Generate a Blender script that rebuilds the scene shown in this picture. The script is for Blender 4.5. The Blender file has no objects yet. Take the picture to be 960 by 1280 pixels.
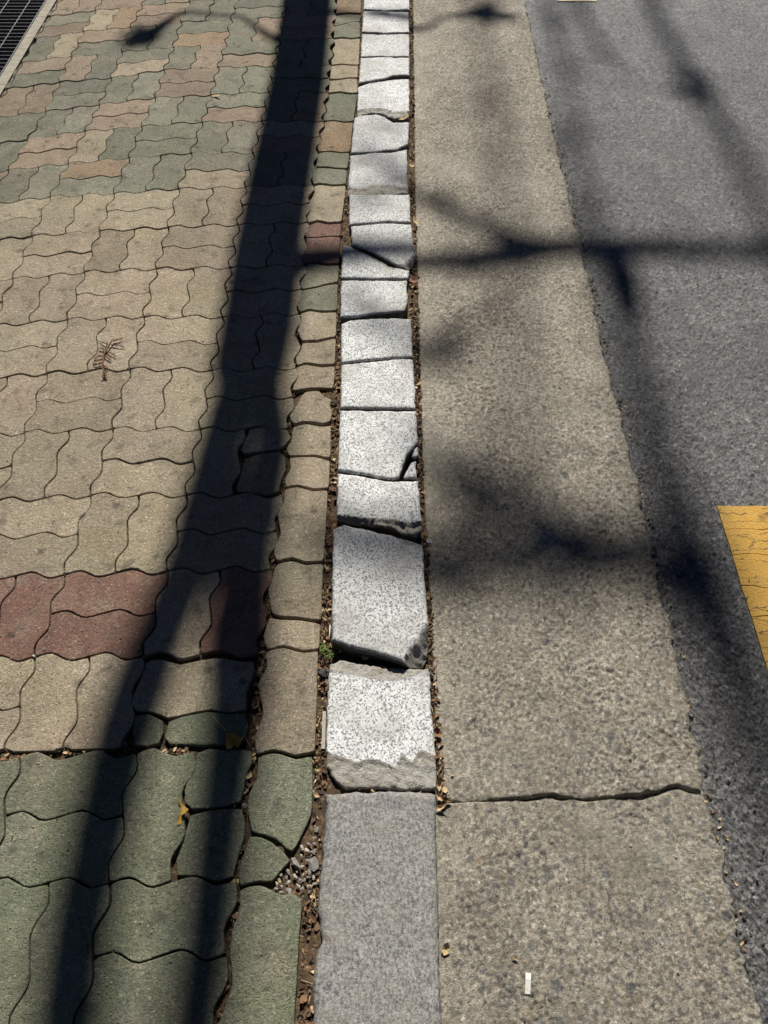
import bpy, bmesh, math, random
import numpy as np
from mathutils import Vector, geometry
random.seed(7); RNG = np.random.default_rng(7)
SC = bpy.context.scene; COL = SC.collection
R = math.radians

# ------------------------------------------------------------------ camera, world, sun, exposure
CAM_H, PITCH, FPX = 1.45, R(54.3), 962.0          # metres, below the horizon, focal length in photo pixels
cd = bpy.data.cameras.new('camera'); cam = bpy.data.objects.new('camera', cd); COL.objects.link(cam)
cd.sensor_fit = 'VERTICAL'; cd.sensor_height = 36.0; cd.lens = 36.0 * FPX / 1280.0
cd.clip_start = 0.05; cd.clip_end = 2000
cam.location = (0, 0, CAM_H); cam.rotation_euler = (R(90) - PITCH, 0, 0); SC.camera = cam
SUN_EL, SUN_AZ = R(46), R(-0.6)                    # the sun stands ahead of the camera
W = bpy.data.worlds.new('World'); SC.world = W; W.use_nodes = True
wt = W.node_tree; bg = wt.nodes['Background']; sky = wt.nodes.new('ShaderNodeTexSky')
sky.sky_type = 'NISHITA'; sky.sun_disc = False; sky.sun_elevation = SUN_EL; sky.sun_rotation = -SUN_AZ; sky.air_density = .2; sky.dust_density = .1; sky.ozone_density = 1.5
wt.links.new(sky.outputs[0], bg.inputs[0]); bg.inputs[1].default_value = 0.05
ld = bpy.data.lights.new('sun', 'SUN'); ld.energy = 5.0; ld.angle = R(0.53); ld.color = (1.0, 0.95, 0.87)
sun = bpy.data.objects.new('sun', ld); COL.objects.link(sun)
sun.rotation_euler = (-(R(90) - SUN_EL), 0, SUN_AZ)
SC.view_settings.view_transform = 'Standard'; SC.view_settings.look = 'None'
SC.view_settings.exposure = 0.27; SC.view_settings.gamma = 1.0
SUNV = np.array([-math.sin(SUN_AZ) * math.cos(SUN_EL), math.cos(SUN_AZ) * math.cos(SUN_EL), math.sin(SUN_EL)])

# ------------------------------------------------------------------ helpers
CT, ST = math.cos(PITCH), math.sin(PITCH)
def at(x, y, z=0.0):
    """point on the level plane z where the photo shows pixel x, y (960 x 1280)"""
    u = (x - 480) / FPX; v = (y - 640) / FPX
    dy = CT - v * ST; dz = -ST - v * CT
    t = (z - CAM_H) / dz
    return np.array([u * t, dy * t])
def pts(l, z=0.0): return np.array([at(x, y, z) for x, y in l])
Z_GUT, Z_ROAD, Z_KERB = -0.020, -0.027, 0.010

def vnoise(x, y, scale, seed=0):
    x = np.asarray(x) * scale + seed * 17.31; y = np.asarray(y) * scale + seed * 9.77
    xi = np.floor(x).astype(np.int64); yi = np.floor(y).astype(np.int64); fx = x - xi; fy = y - yi
    fx = fx * fx * (3 - 2 * fx); fy = fy * fy * (3 - 2 * fy)
    def h(i, j):
        n = (i * 374761393 + j * 668265263 + seed * 1442695041) & 0xffffffff
        n = ((n ^ (n >> 13)) * 1274126177) & 0xffffffff
        return ((n ^ (n >> 16)) & 0xffff) / 65535.0
    return (h(xi, yi) * (1 - fx) + h(xi + 1, yi) * fx) * (1 - fy) + (h(xi, yi + 1) * (1 - fx) + h(xi + 1, yi + 1) * fx) * fy - 0.5
def fbm(x, y, scale, seed=0, oct=4):
    s = 0; a = 1.0
    for k in range(oct):
        s = s + a * vnoise(x, y, scale * 2 ** k, seed + k); a *= 0.5
    return s

def link(name, me, mats, parent=None, loc=None):
    o = bpy.data.objects.new(name, me); COL.objects.link(o)
    for m in (mats if isinstance(mats, (list, tuple)) else [mats]): me.materials.append(m)
    if loc is not None: o.location = loc
    if parent is not None: o.parent = parent
    return o
def empty(name, loc=(0, 0, 0)):
    o = bpy.data.objects.new(name, None); COL.objects.link(o); o.location = loc; o.empty_display_size = 0.05; return o
def tag(o, label=None, cat=None, group=None, kind=None):
    if label: o['label'] = label
    if cat: o['category'] = cat
    if group: o['group'] = group
    if kind: o['kind'] = kind
    return o
def mesh_from(name, V, F, smooth=None):
    me = bpy.data.meshes.new(name); me.from_pydata([tuple(map(float, v)) for v in V], [], F)
    if smooth is not None:
        me.polygons.foreach_set('use_smooth', np.broadcast_to(np.asarray(smooth, bool), (len(F),)).copy())
    me.update(); return me
def fast_mesh(name, V, quads, smooth=True):
    me = bpy.data.meshes.new(name); n = len(quads)
    me.vertices.add(len(V)); me.vertices.foreach_set('co', np.asarray(V, np.float32).ravel())
    me.loops.add(n * 4); me.loops.foreach_set('vertex_index', np.asarray(quads, np.int32).ravel())
    me.polygons.add(n); me.polygons.foreach_set('loop_start', np.arange(0, n * 4, 4, dtype=np.int32))
    me.polygons.foreach_set('use_smooth', np.full(n, smooth)); me.update(calc_edges=True); me.validate(); return me

class MB:
    """collects small shapes and links them as one mesh object"""
    def __init__(s): s.V = []; s.F = []; s.M = []; s.S = []
    def add(s, V, F, m=0, smooth=False):
        b = len(s.V); s.V += [tuple(map(float, v)) for v in V]
        s.F += [tuple(i + b for i in f) for f in F]; s.M += [m] * len(F); s.S += [smooth] * len(F)
    def box(s, a, b, m=0):
        x0, y0, z0 = a; x1, y1, z1 = b
        s.add([(x0,y0,z0),(x1,y0,z0),(x1,y1,z0),(x0,y1,z0),(x0,y0,z1),(x1,y0,z1),(x1,y1,z1),(x0,y1,z1)],
              [(0,3,2,1),(4,5,6,7),(0,1,5,4),(1,2,6,5),(2,3,7,6),(3,0,4,7)], m)
    def tube(s, P, rad, n=8, m=0):
        P = [Vector(p) for p in P]; V = []; F = []
        for i, p in enumerate(P):
            d = (P[min(i + 1, len(P) - 1)] - P[max(i - 1, 0)]).normalized()
            a = d.orthogonal().normalized(); up = Vector((0.31, 0.17, 0.93))
            a = (up - d * up.dot(d)); a = a.normalized() if a.length > 1e-3 else d.orthogonal().normalized()
            b = d.cross(a); r = rad[i] if hasattr(rad, '__len__') else rad
            for k in range(n):
                t = 2 * math.pi * k / n; V.append(p + (a * math.cos(t) + b * math.sin(t)) * r)
        for i in range(len(P) - 1):
            for k in range(n):
                F.append((i*n + k, i*n + (k+1) % n, (i+1)*n + (k+1) % n, (i+1)*n + k))
        F.append(tuple(range(n))[::-1]); F.append(tuple((len(P)-1)*n + k for k in range(n)))
        s.add(V, F, m, True)
    def rock(s, c, sx, sy, sz, rot=0, m=0, seed=0, jag=.25):
        rr = random.Random(seed)
        V = []; F = []
        t0 = (1 + 5 ** .5) / 2
        base = [(-1,t0,0),(1,t0,0),(-1,-t0,0),(1,-t0,0),(0,-1,t0),(0,1,t0),(0,-1,-t0),(0,1,-t0),(t0,0,-1),(t0,0,1),(-t0,0,-1),(-t0,0,1)]
        for b in base:
            k = (1 + rr.uniform(-jag, jag)) / 1.9
            x, y, z = b[0]*k*sx, b[1]*k*sy, b[2]*k*sz
            V.append((c[0] + x*math.cos(rot) - y*math.sin(rot), c[1] + x*math.sin(rot) + y*math.cos(rot), c[2] + z))
        F = [(0,11,5),(0,5,1),(0,1,7),(0,7,10),(0,10,11),(1,5,9),(5,11,4),(11,10,2),(10,7,6),(7,1,8),(3,9,4),(3,4,2),(3,2,6),(3,6,8),(3,8,9),(4,9,5),(2,4,11),(6,2,10),(8,6,7),(9,8,1)]
        s.add(V, F, m)
    def leaf(s, c, L, Wd, rot, tiltx=0, tilty=0, curl=0.0, m=0):
        """pointed dry flake of six faces, curled"""
        V = []
        for (a, b) in ((-.5,0),(-.2,.5),(.2,.42),(.5,0),(.2,-.45),(-.2,-.5),(0,0)):
            x, y = a*L, b*Wd; z = curl*L*((2*a)**2 + .6*(2*b)**2) + x*tiltx + y*tilty
            V.append((c[0] + x*math.cos(rot) - y*math.sin(rot), c[1] + x*math.sin(rot) + y*math.cos(rot), c[2] + z))
        s.add(V, [(i, (i+1) % 6, 6) for i in range(6)], m)
    def build(s, name, mats, parent=None, loc=None):
        V = s.V
        if loc is not None: V = [(v[0]-loc[0], v[1]-loc[1], v[2]-loc[2]) for v in V]
        me = mesh_from(name, V, s.F)
        me.polygons.foreach_set('material_index', np.array(s.M, np.int32)); me.polygons.foreach_set('use_smooth', np.array(s.S, bool))
        return link(name, me, mats, parent, loc)

# ------------------------------------------------------------------ materials
class NT:
    def __init__(s, name, rough=.85, spec=.3):
        s.m = bpy.data.materials.new(name); s.m.use_nodes = True; s.t = s.m.node_tree
        s.b = s.t.nodes['Principled BSDF']; s.b.inputs['Roughness'].default_value = rough
        s.b.inputs['Specular IOR Level'].default_value = spec; s.pos = s.n('ShaderNodeNewGeometry').outputs['Position']
    def n(s, t, **k):
        o = s.t.nodes.new(t)
        for a, v in k.items(): setattr(o, a, v)
        return o
    def set(s, sock, v):
        if hasattr(v, 'node'): s.t.links.new(v, sock)
        elif hasattr(v, '__len__') and len(v) == 3 and sock.type == 'RGBA': sock.default_value = (*v, 1)
        else: sock.default_value = v
    def noise(s, scale, detail=3, rough=.55, vec=None, col=False):
        o = s.n('ShaderNodeTexNoise'); s.set(o.inputs['Vector'], vec or s.pos); o.inputs['Scale'].default_value = scale
        o.inputs['Detail'].default_value = detail; o.inputs['Roughness'].default_value = rough
        return o.outputs['Color' if col else 'Fac']
    def voro(s, scale, out='Distance', feature='F1', rnd=1):
        o = s.n('ShaderNodeTexVoronoi', feature=feature); s.set(o.inputs['Vector'], s.pos); o.inputs['Scale'].default_value = scale
        o.inputs['Randomness'].default_value = rnd; return o.outputs[out]
    def ramp(s, f, stops):
        o = s.n('ShaderNodeValToRGB'); s.set(o.inputs[0], f); e = o.color_ramp.elements
        while len(e) < len(stops): e.new(.5)
        for q, (p, c) in zip(e, stops):
            q.position = p; q.color = (*c, 1) if hasattr(c, '__len__') else (c, c, c, 1)
        return o.outputs[0]
    def mix(s, f, a, b, mode='MIX'):
        o = s.n('ShaderNodeMix', data_type='RGBA', blend_type=mode); s.set(o.inputs[0], f); s.set(o.inputs[6], a); s.set(o.inputs[7], b); return o.outputs[2]
    def math(s, op, a, b=0.0):
        o = s.n('ShaderNodeMath', operation=op); s.set(o.inputs[0], a); s.set(o.inputs[1], b); return o.outputs[0]
    def bump(s, h, dist=.001, strength=1.0, prev=None):
        o = s.n('ShaderNodeBump'); s.set(o.inputs['Height'], h); o.inputs['Distance'].default_value = dist; o.inputs['Strength'].default_value = strength
        if prev is not None: s.t.links.new(prev, o.inputs['Normal'])
        s.t.links.new(o.outputs[0], s.b.inputs['Normal']); return o.outputs[0]
    def color(s, c): s.set(s.b.inputs['Base Color'], c); return s.m
    def rand(s): return s.n('ShaderNodeObjectInfo').outputs['Random']
    def attr(s, name, out='Color'): return s.n('ShaderNodeAttribute', attribute_name=name).outputs[out]

def paver_mat(name, c0, c1, lo=.78, hi=1.14):
    t = NT(name, .88, .25)
    big = t.noise(9, 5, .62)
    base = t.mix(t.ramp(big, [(.32, 0.), (.68, 1.)]), c0, c1)
    base = t.mix(1., base, t.ramp(t.rand(), [(0., lo), (1., hi)]), 'MULTIPLY')
    base = t.mix(t.ramp(t.noise(13, 5, .7), [(.50, 0.), (.68, .45)]), base, (.33, .29, .215)); base = t.mix(t.ramp(t.noise(6, 4, .65), [(.52, 0.), (.70, .35)]), base, (.15, .13, .10)); hue = t.noise(3.5, 3, .5, col=True)
    base = t.mix(.07, base, hue, 'OVERLAY')
    grain = t.noise(420, 3, .7)
    base = t.mix(1., base, t.ramp(grain, [(.3, .30), (.45, .9), (.60, 1.1), (.74, 1.75)]), 'MULTIPLY')
    sand = t.voro(230, 'Color')
    base = t.mix(.55, base, t.ramp(sand, [(0., .22), (.25, .8), (.75, 1.0), (.97, 1.9)]), 'MULTIPLY')
    # grime: dark blotches and old gum spots
    blot = t.noise(22, 4, .6); base = t.mix(t.ramp(blot, [(.56, 0.), (.70, .55)]), base, (.06, .055, .045))
    gum = t.voro(12, 'Distance'); base = t.mix(t.ramp(gum, [(.06, .55), (.14, 0.)]), base, (.03, .03, .03))
    fleck = t.voro(75, 'Distance'); base = t.mix(t.ramp(fleck, [(.07, .7), (.12, 0.)]), base, (.52, .48, .42))
    base = t.mix(t.ramp(t.noise(270, 3, .75), [(.28, .8), (.37, 0.)]), base, (.04, .035, .028))
    pit = t.voro(110, 'Distance')
    h = t.math('ADD', t.math('MULTIPLY', grain, 1.0), t.math('MULTIPLY', t.ramp(pit, [(.0, 0.), (.2, 1.)]), .7))
    h = t.math('ADD', h, t.math('MULTIPLY', t.noise(120, 3, .6), 1.2))
    t.bump(h, .0026, 1.)
    return t.color(base)
M = {}
M['tan'] = paver_mat('tan_concrete', (.315, .262, .182), (.40, .34, .25))
M['sage'] = paver_mat('faded_green_concrete', (.19, .19, .138), (.255, .248, .188))
M['green'] = paver_mat('green_concrete', (.165, .182, .118), (.225, .238, .165))
M['red'] = paver_mat('maroon_concrete', (.19, .105, .080), (.25, .148, .115))
M['orange'] = paver_mat('ochre_concrete', (.30, .215, .13), (.36, .27, .18))
M['pink'] = paver_mat('rose_tan_concrete', (.27, .205, .148), (.33, .265, .195))

t = NT('bedding_soil', .95, .1)
c = t.mix(t.noise(40, 4, .6), (.035, .024, .016), (.12, .085, .055)); c = t.mix(t.ramp(t.voro(160, 'Color'), [(.5, 0.), (.95, .8)]), c, (.24, .16, .09))
t.bump(t.noise(160, 4, .7), .004); M['soil'] = t.color(c)

def granite(name, white, dark, sc, thr, tint, scale_bump=.0008):
    t = NT(name, .7, .35)
    n1 = t.noise(sc, 2, .6); n2 = t.voro(sc * 1.3, 'Color')
    f = t.math('ADD', t.math('MULTIPLY', n1, .62), t.math('MULTIPLY', n2, .38))
    c = t.mix(t.ramp(f, [(thr - .05, 1.), (thr + .045, 0.)]), white, dark)
    c = t.mix(t.ramp(t.noise(sc * .45, 3, .6), [(.54, 0.), (.66, .35)]), c, tint)
    c = t.mix(t.ramp(t.noise(sc * 2.2, 2), [(.60, 0.), (.70, .6)]), c, (.9 * white[0] + .1, .9 * white[1] + .1, .9 * white[2] + .1))
    c = t.mix(1., c, t.ramp(t.rand(), [(0., .78), (1., 1.04)]), 'MULTIPLY')
    c = t.mix(t.ramp(t.noise(9, 5, .65), [(.45, 0.), (.68, .62)]), c, (.27, .26, .23)); c = t.mix(t.ramp(t.noise(31, 4, .7), [(.58, 0.), (.72, .4)]), c, (.22, .20, .165))
    rm = t.attr('broken', 'Fac')                   # broken faces: rough, stained, without the sawn speckle
    rough = t.mix(t.noise(55, 5, .65), (.17, .155, .125), (.46, .43, .37)); rough = t.mix(t.ramp(t.noise(24, 3), [(.52, 0.), (.7, .6)]), rough, (.30, .23, .13))
    rmn = t.math('ADD', rm, t.math('MULTIPLY', t.math('SUBTRACT', t.noise(70, 4, .7), .5), .9))
    c = t.mix(t.ramp(rmn, [(.42, 0.), (.58, .78)]), c, rough)
    b1 = t.bump(t.noise(500, 3, .7), scale_bump, .8); t.bump(t.math('MULTIPLY', t.noise(130, 4, .7), rm), .007, .9, b1)
    return t.color(c)
M['granite'] = granite('white_granite', (.70, .71, .70), (.17, .185, .195), 265, .455, (.47, .485, .49))
def grey_granite():
    t = NT('grey_granite', .75, .35)
    vec = t.n('ShaderNodeMapping'); vec.inputs['Scale'].default_value = (1, .75, 1); vec.inputs['Rotation'].default_value = (0, 0, R(28)); t.set(vec.inputs[0], t.pos)
    c = t.mix(t.ramp(t.noise(210, 4, .75, vec.outputs[0]), [(.36, 0.), (.62, 1.)]), (.085, .085, .086), (.37, .362, .345))
    c = t.mix(t.ramp(t.noise(14, 5, .65), [(.44, 0.), (.66, .45)]), c, t.mix(t.noise(240, 3, .7), (.13, .11, .085), (.40, .36, .29)))
    c = t.mix(t.ramp(t.noise(330, 2, .6), [(.62, 0.), (.72, .7)]), c, (.55, .55, .53))
    c = t.mix(t.ramp(t.noise(6, 3), [(.55, 0.), (.8, .4)]), c, (.10, .10, .11))
    b = t.bump(t.noise(280, 4, .75), .0022, .9); t.bump(t.noise(60, 3, .6), .004, .6, b)
    return t.color(c)
M['grey_granite'] = grey_granite()

def aggregate_mat(name, m0, m1, bump, grainlo=.30, rough=.85, spec=.3, stain=None):
    t = NT(name, rough, spec)
    c = t.mix(t.ramp(t.noise(7, 5, .65), [(.33, 0.), (.67, 1.)]), m0, m1)
    c = t.mix(1., c, t.ramp(t.noise(520, 3, .7), [(.3, grainlo), (.47, .95), (.56, 1.05), (.72, 1.8)]), 'MULTIPLY')
    c = t.mix(t.attr('stone', 'Alpha'), c, t.mix(1., t.attr('stone', 'Color'), t.ramp(t.noise(700, 2, .6), [(.3, .6), (.7, 1.35)]), 'MULTIPLY')); c = t.mix(t.ramp(t.noise(260, 3, .75), [(.27, .75), (.37, 0.)]), c, (.05, .045, .04))
    c = t.mix(1., c, t.ramp(t.noise(140, 4, .75), [(.30, .38 if not stain else .5), (.46, .92), (.56, 1.06), (.70, 1.75 if not stain else 1.5)]), 'MULTIPLY')
    if stain: c = t.mix(1., c, t.ramp(t.voro(150, 'Color'), [(0., .45), (.25, .85), (.7, 1.05), (1., 1.5)]), 'MULTIPLY'); c = t.mix(t.ramp(t.noise(2.3, 5, .65), [(.50, 0.), (.66, .35)]), c, (.46, .43, .36))
    if not stain:
        c = t.mix(1., c, t.ramp(t.voro(85, 'Color'), [(0., .42), (.3, .85), (.7, 1.05), (1., 1.5)]), 'MULTIPLY'); c = t.mix(t.ramp(t.noise(3, 4, .6), [(.45, 0.), (.7, .35)]), c, (.10, .10, .10))
    if stain: c = t.mix(t.ramp(t.noise(5, 5, .7), [(.52, 0.), (.70, .45)]), c, stain)
    b = t.bump(t.noise(420, 4, .8), bump * 1.6, 1.); t.bump(t.noise(190, 3, .7), bump * 1.2, .8, b)
    return t.color(c)
M['gutter'] = aggregate_mat('washed_concrete', (.345, .312, .25), (.475, .432, .35), .0024, stain=(.12, .105, .08))
M['asphalt'] = aggregate_mat('asphalt', (.20, .20, .20), (.30, .30, .297), .0040, .25, .42, .5)
M['smooth_concrete'] = aggregate_mat('smooth_concrete', (.24, .22, .175), (.34, .31, .25), .001)

def simple(name, c0, c1, sc=60, rough=.8, bump=.0005, metal=0.):
    t = NT(name, rough, .3); t.b.inputs['Metallic'].default_value = metal
    t.bump(t.noise(sc * 4, 3), bump); return t.color(t.mix(t.ramp(t.noise(sc, 4, .6), [(.3, 0.), (.7, 1.)]), c0, c1))
t = NT('yellow_paint', .6, .35)
c = t.mix(t.noise(30, 4, .6), (.55, .305, .05), (.64, .39, .09)); c = t.mix(1., c, t.ramp(t.noise(420, 3, .7), [(.28, .45), (.45, 1.), (.75, 1.25)]), 'MULTIPLY')
c = t.mix(t.ramp(t.noise(70, 5, .7), [(.64, 0.), (.78, .4)]), c, (.16, .12, .06)); 
mp = t.n('ShaderNodeMapping'); mp.inputs['Scale'].default_value = (7, 34, 1); t.set(mp.inputs[0], t.mix(.035, t.pos, t.noise(30, 3, .6, col=True)))
vo = t.n('ShaderNodeTexVoronoi', feature='DISTANCE_TO_EDGE'); t.set(vo.inputs['Vector'], mp.outputs[0]); vo.inputs['Scale'].default_value = 1.0
ck = t.math('MULTIPLY', t.ramp(vo.outputs['Distance'], [(.012, 1.), (.04, 0.)]), t.ramp(t.noise(16, 2), [(.42, 0.), (.55, 1.)]))
c = t.mix(ck, c, (.06, .045, .03)); c = t.mix(t.ramp(t.noise(12, 4, .7), [(.5, 0.), (.7, .45)]), c, (.30, .20, .07)); t.bump(t.noise(210, 4, .75), .004); M['yellow'] = t.color(c)
M['cream_paint'] = simple('cream_paint', (.6, .5, .3), (.72, .64, .45))
M['steel'] = simple('galvanised_steel', (.055, .056, .06), (.15, .15, .155), 90, .6, .0003, .7)
M['pit'] = simple('dark_concrete', (.05, .047, .04), (.09, .085, .075))  # evenly dark concrete of the drain channel
M['bark'] = simple('bark', (.09, .07, .05), (.17, .14, .11), 30, .95, .01)
M['shadow_leaves'] = simple('shadow_leaves', (.06, .08, .03), (.10, .12, .05))
M['brown_leaf'] = simple('brown_dry_leaf', (.085, .055, .032), (.17, .105, .06), 200)
M['rust_leaf'] = simple('rust_dry_leaf', (.17, .09, .05), (.27, .155, .085), 200)
M['straw'] = simple('straw_dry_leaf', (.42, .30, .15), (.62, .48, .28), 200)
M['dark_leaf'] = simple('dark_dry_leaf', (.035, .025, .018), (.07, .05, .035), 200)
M['gold_leaf'] = simple('golden_leaf', (.34, .19, .03), (.52, .33, .07), 200)
M['weed'] = simple('weed_green', (.07, .13, .02), (.13, .2, .04), 200)
M['white_scrap'] = simple('white_scrap', (.66, .64, .58), (.78, .76, .70), 150)
M['grey_stone'] = simple('grey_chip', (.17, .165, .15), (.32, .31, .28), 150, .85, .002)
M['pale_stone'] = simple('pale_chip', (.34, .32, .27), (.50, .47, .41), 150, .85, .002)
M['dark_stone'] = simple('dark_chip', (.05, .05, .055), (.10, .10, .105), 150, .85, .002)
M['buff_stone'] = simple('buff_chip', (.38, .28, .15), (.52, .40, .24), 150, .85, .002)
M['twig'] = simple('twig_brown', (.13, .06, .035), (.24, .12, .07), 200)
M['soiled'] = simple('soiled_granite', (.05, .043, .034), (.16, .145, .12), 60, .9, .002)
M['edging'] = simple('edging_concrete', (.26, .235, .19), (.38, .35, .29), 40, .9, .001)
M['ground'] = simple('earth', (.10, .085, .06), (.16, .13, .09), 3)
LITTER = [M['brown_leaf'], M['rust_leaf'], M['straw'], M['dark_leaf'], M['grey_stone'], M['buff_stone']]

# ------------------------------------------------------------------ ground, bedding
g = mesh_from('ground', [(-400,-400,-.62),(400,-400,-.62),(400,400,-.62),(-400,400,-.62)], [(0,1,2,3)])
tag(link('ground', g, M['ground']), kind='structure')

KERB_R = [(538,1450),(538,1330),(538,1280),(536,1137),(537,1044),(546,985),(545,920),(541,860),(539,810),(534,700),(531,640),(528,590),(526,520),(523.5,440),(522,380),(521,330),(519,270),(518,200),(517,120),(516,60),(516,0),(516,-25)]
def edge_fn(pix, z):
    P = pts(pix, z); o = np.argsort(P[:, 1]); ys, xs = P[o, 1], P[o, 0]
    k0 = (xs[-1] - xs[len(xs)//2]) / (ys[-1] - ys[len(ys)//2])
    def f(Y):
        Y = np.asarray(Y, float); v = np.interp(Y, ys, xs)
        return np.where(Y > ys[-1], xs[-1] + (Y - ys[-1]) * k0, v)
    return f
gut_left = edge_fn(KERB_R, Z_GUT)
ROAD_L = [(975,1340),(960,1282),(946,1226),(934,1190),(925,1150),(912,1100),(905,1060),(892,1020),(881,990),(878,960),(872,920),(860,865),(845,800),(832,750),(820,700),(811,650),(800,600),(788,555),(776,505),(766,470),(755,425),(745,380),(735,335),(725,290),(713,245),(702,195),(690,150),(680,100),(672,60),(664,28),(657,0),(651,-25)]
gut_right = edge_fn(ROAD_L, Z_GUT)

# grate edge line (left of the paving)
GE0, GE1 = at(59, 0), at(0, 97)                    # inner edge of the grating frame
gd = (GE0 - GE1) / np.linalg.norm(GE0 - GE1); gn = np.array([gd[1], -gd[0]])     # gn points right, to the paving
EDGE_W = 0.045
Yb = np.concatenate([np.linspace(-.5, 4.2, 330), np.linspace(4.3, 9, 12)])
def bed_left(Y): return GE1[0] + (Y - GE1[1]) * gd[0] / gd[1] + EDGE_W * .6
xb = np.linspace(0, 1, 300)
XL = np.where(Yb > at(0,97)[1] - .05, bed_left(Yb), np.minimum(-2.6, bed_left(Yb)))
XX = XL[:, None] + (gut_left(Yb) + .01 - XL)[:, None] * (xb[None, :] ** .8); YY = np.repeat(Yb[:, None], 300, 1)
ZZ = -.015 + .010 * fbm(XX, YY, 60, 3) + .006 * fbm(XX, YY, 9, 8)
def gridfaces(nr, nc):
    i = np.arange(nr - 1)[:, None] * nc + np.arange(nc - 1)[None, :]
    return np.stack([i, i + 1, i + nc + 1, i + nc], -1).reshape(-1, 4)
ZZ = ZZ - .014 * np.clip((XX - gut_left(YY) + .10) / .03, 0, 1)
side = tag(link('sidewalk', fast_mesh('sidewalk', np.stack([XX, YY, ZZ], -1).reshape(-1, 3), gridfaces(len(Yb), 300)), M['soil']), kind='structure')

# ------------------------------------------------------------------ paving stones
def poly_area(P): return .5 * np.sum(P[:, 0] * np.roll(P[:, 1], -1) - np.roll(P[:, 0], -1) * P[:, 1])
def ccw(P): return P if poly_area(P) > 0 else P[::-1]
def normals(P):
    a = P - np.roll(P, 1, 0); b = np.roll(P, -1, 0) - P
    a /= np.linalg.norm(a, axis=1)[:, None] + 1e-12; b /= np.linalg.norm(b, axis=1)[:, None] + 1e-12
    t = a + b; t /= np.linalg.norm(t, axis=1)[:, None] + 1e-12
    return np.stack([-t[:, 1], t[:, 0]], 1)         # inward for ccw
def clean(P, tol=.0015):
    out = [P[0]]
    for p in P[1:]:
        if np.linalg.norm(p - out[-1]) > tol: out.append(p)
    if np.linalg.norm(out[0] - out[-1]) < tol: out.pop()
    return np.array(out)
def densify(P, step):
    out = []
    for i in range(len(P)):
        a, b = P[i], P[(i + 1) % len(P)]; n = max(1, int(round(np.linalg.norm(b - a) / step)))
        for k in range(n): out.append(a + (b - a) * k / n)
    return np.array(out)
def clip(P, a, n):
    """keep the side where (p-a).n >= 0"""
    out = []
    for i in range(len(P)):
        p, q = P[i], P[(i + 1) % len(P)]; dp, dq = (p - a) @ n, (q - a) @ n
        if dp >= 0: out.append(p)
        if dp * dq < 0: out.append(p + (q - p) * dp / (dp - dq))
    return np.array(out)
def stone_geo(P, gap=.0013, bev=.0019, zt=0., tilt=(0, 0), depth=.06, jit=.0006, seed=0):
    P = clean(ccw(P), .003)
    P = P + normals(P) * gap
    s = (np.roll(P, 1, 0) + np.roll(P, -1, 0)) * .5; P = P * .7 + s * .3
    nz = vnoise(P[:, 0] + seed, P[:, 1], 60, seed) * 2.2 + vnoise(P[:, 0] + seed, P[:, 1], 190, seed + 3) * 1.6
    P = P + normals(P) * (nz * jit)[:, None]
    N = normals(P); c = P.mean(0); n = len(P)
    chip = np.clip(vnoise(P[:, 0], P[:, 1], 35, seed + 9) * 2 - .35, 0, 1) * .006
    rings = [(P, -depth), (P, -bev * .95), (P + N * (bev * .35 + chip * .4)[:, None], -bev * .30), (P + N * (bev + chip)[:, None], 0.)]
    V = []
    for Q, z in rings:
        zz = zt + z + (Q[:, 0] - c[0]) * tilt[0] + (Q[:, 1] - c[1]) * tilt[1]
        V += [(Q[i, 0] - c[0], Q[i, 1] - c[1], zz[i]) for i in range(n)]
    F = []; S = []
    for r in range(3):
        for i in range(n):
            F.append((r*n + i, r*n + (i+1) % n, (r+1)*n + (i+1) % n, (r+1)*n + i)); S.append(r > 0)
    F.append(tuple(3*n + i for i in range(n))); S.append(False)
    return V, F, S, c
KIND_LABEL = {'sage': 'faded green wavy-edged paving stone', 'pink': 'rose-tan wavy-edged paving stone', 'red': 'maroon wavy-edged paving stone', 'green': 'green wavy-edged paving stone', 'orange': 'ochre wavy-edged paving stone'}
cnt = [0]
out_stuff = {k: MB() for k in ('tan', 'green')}
def in_view(P):
    for p in P:
        d = np.array([p[0], p[1], -CAM_H]); zc = d[1]*CT - d[2]*ST; up = d[1]*ST + d[2]*CT
        if zc > .05 and abs(d[0]/zc*FPX) < 482 and abs(up/zc*FPX) < 642: return True
    return False
def paving_stone(P, kind='tan', label=None, gap=.0013, bev=.0019, zt=None, tilt=None):
    cnt[0] += 1; k = cnt[0]; rr = random.Random(k * 13 + 5)
    zt = rr.gauss(0, .0008) if zt is None else zt
    tilt = (rr.gauss(0, .005), rr.gauss(0, .006)) if tilt is None else tilt
    V, F, S, c = stone_geo(P, gap, bev, zt, tilt, seed=k)
    if not in_view(P):
        out_stuff['green' if kind == 'green' else 'tan'].add([(v[0]+c[0], v[1]+c[1], v[2]) for v in V], F); return
    o = link('paving_stone', mesh_from('paving_stone', V, F, S), M[kind], side, (c[0], c[1], 0))
    if label or kind in KIND_LABEL: o['label'] = label or KIND_LABEL[kind]
    return o
WT = np.array([0, .10, 1/6, .235, 1/3, .42, .58, 2/3, .765, 5/6, .90, 1.])
WV = np.array([0, .72, 1., .0, -1., -.52, .52, 1., .0, -1., -.72, 0]) * .046
def wave(A, B, n=20, t0=0., t1=1.):
    A, B = np.asarray(A), np.asarray(B); d = B - A; nn = np.array([-d[1], d[0]])
    t = np.linspace(t0, t1, int(n * (t1 - t0)) + 1); return A + d * t[:, None] + nn * np.interp(t, WT, WV)[:, None]
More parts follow.
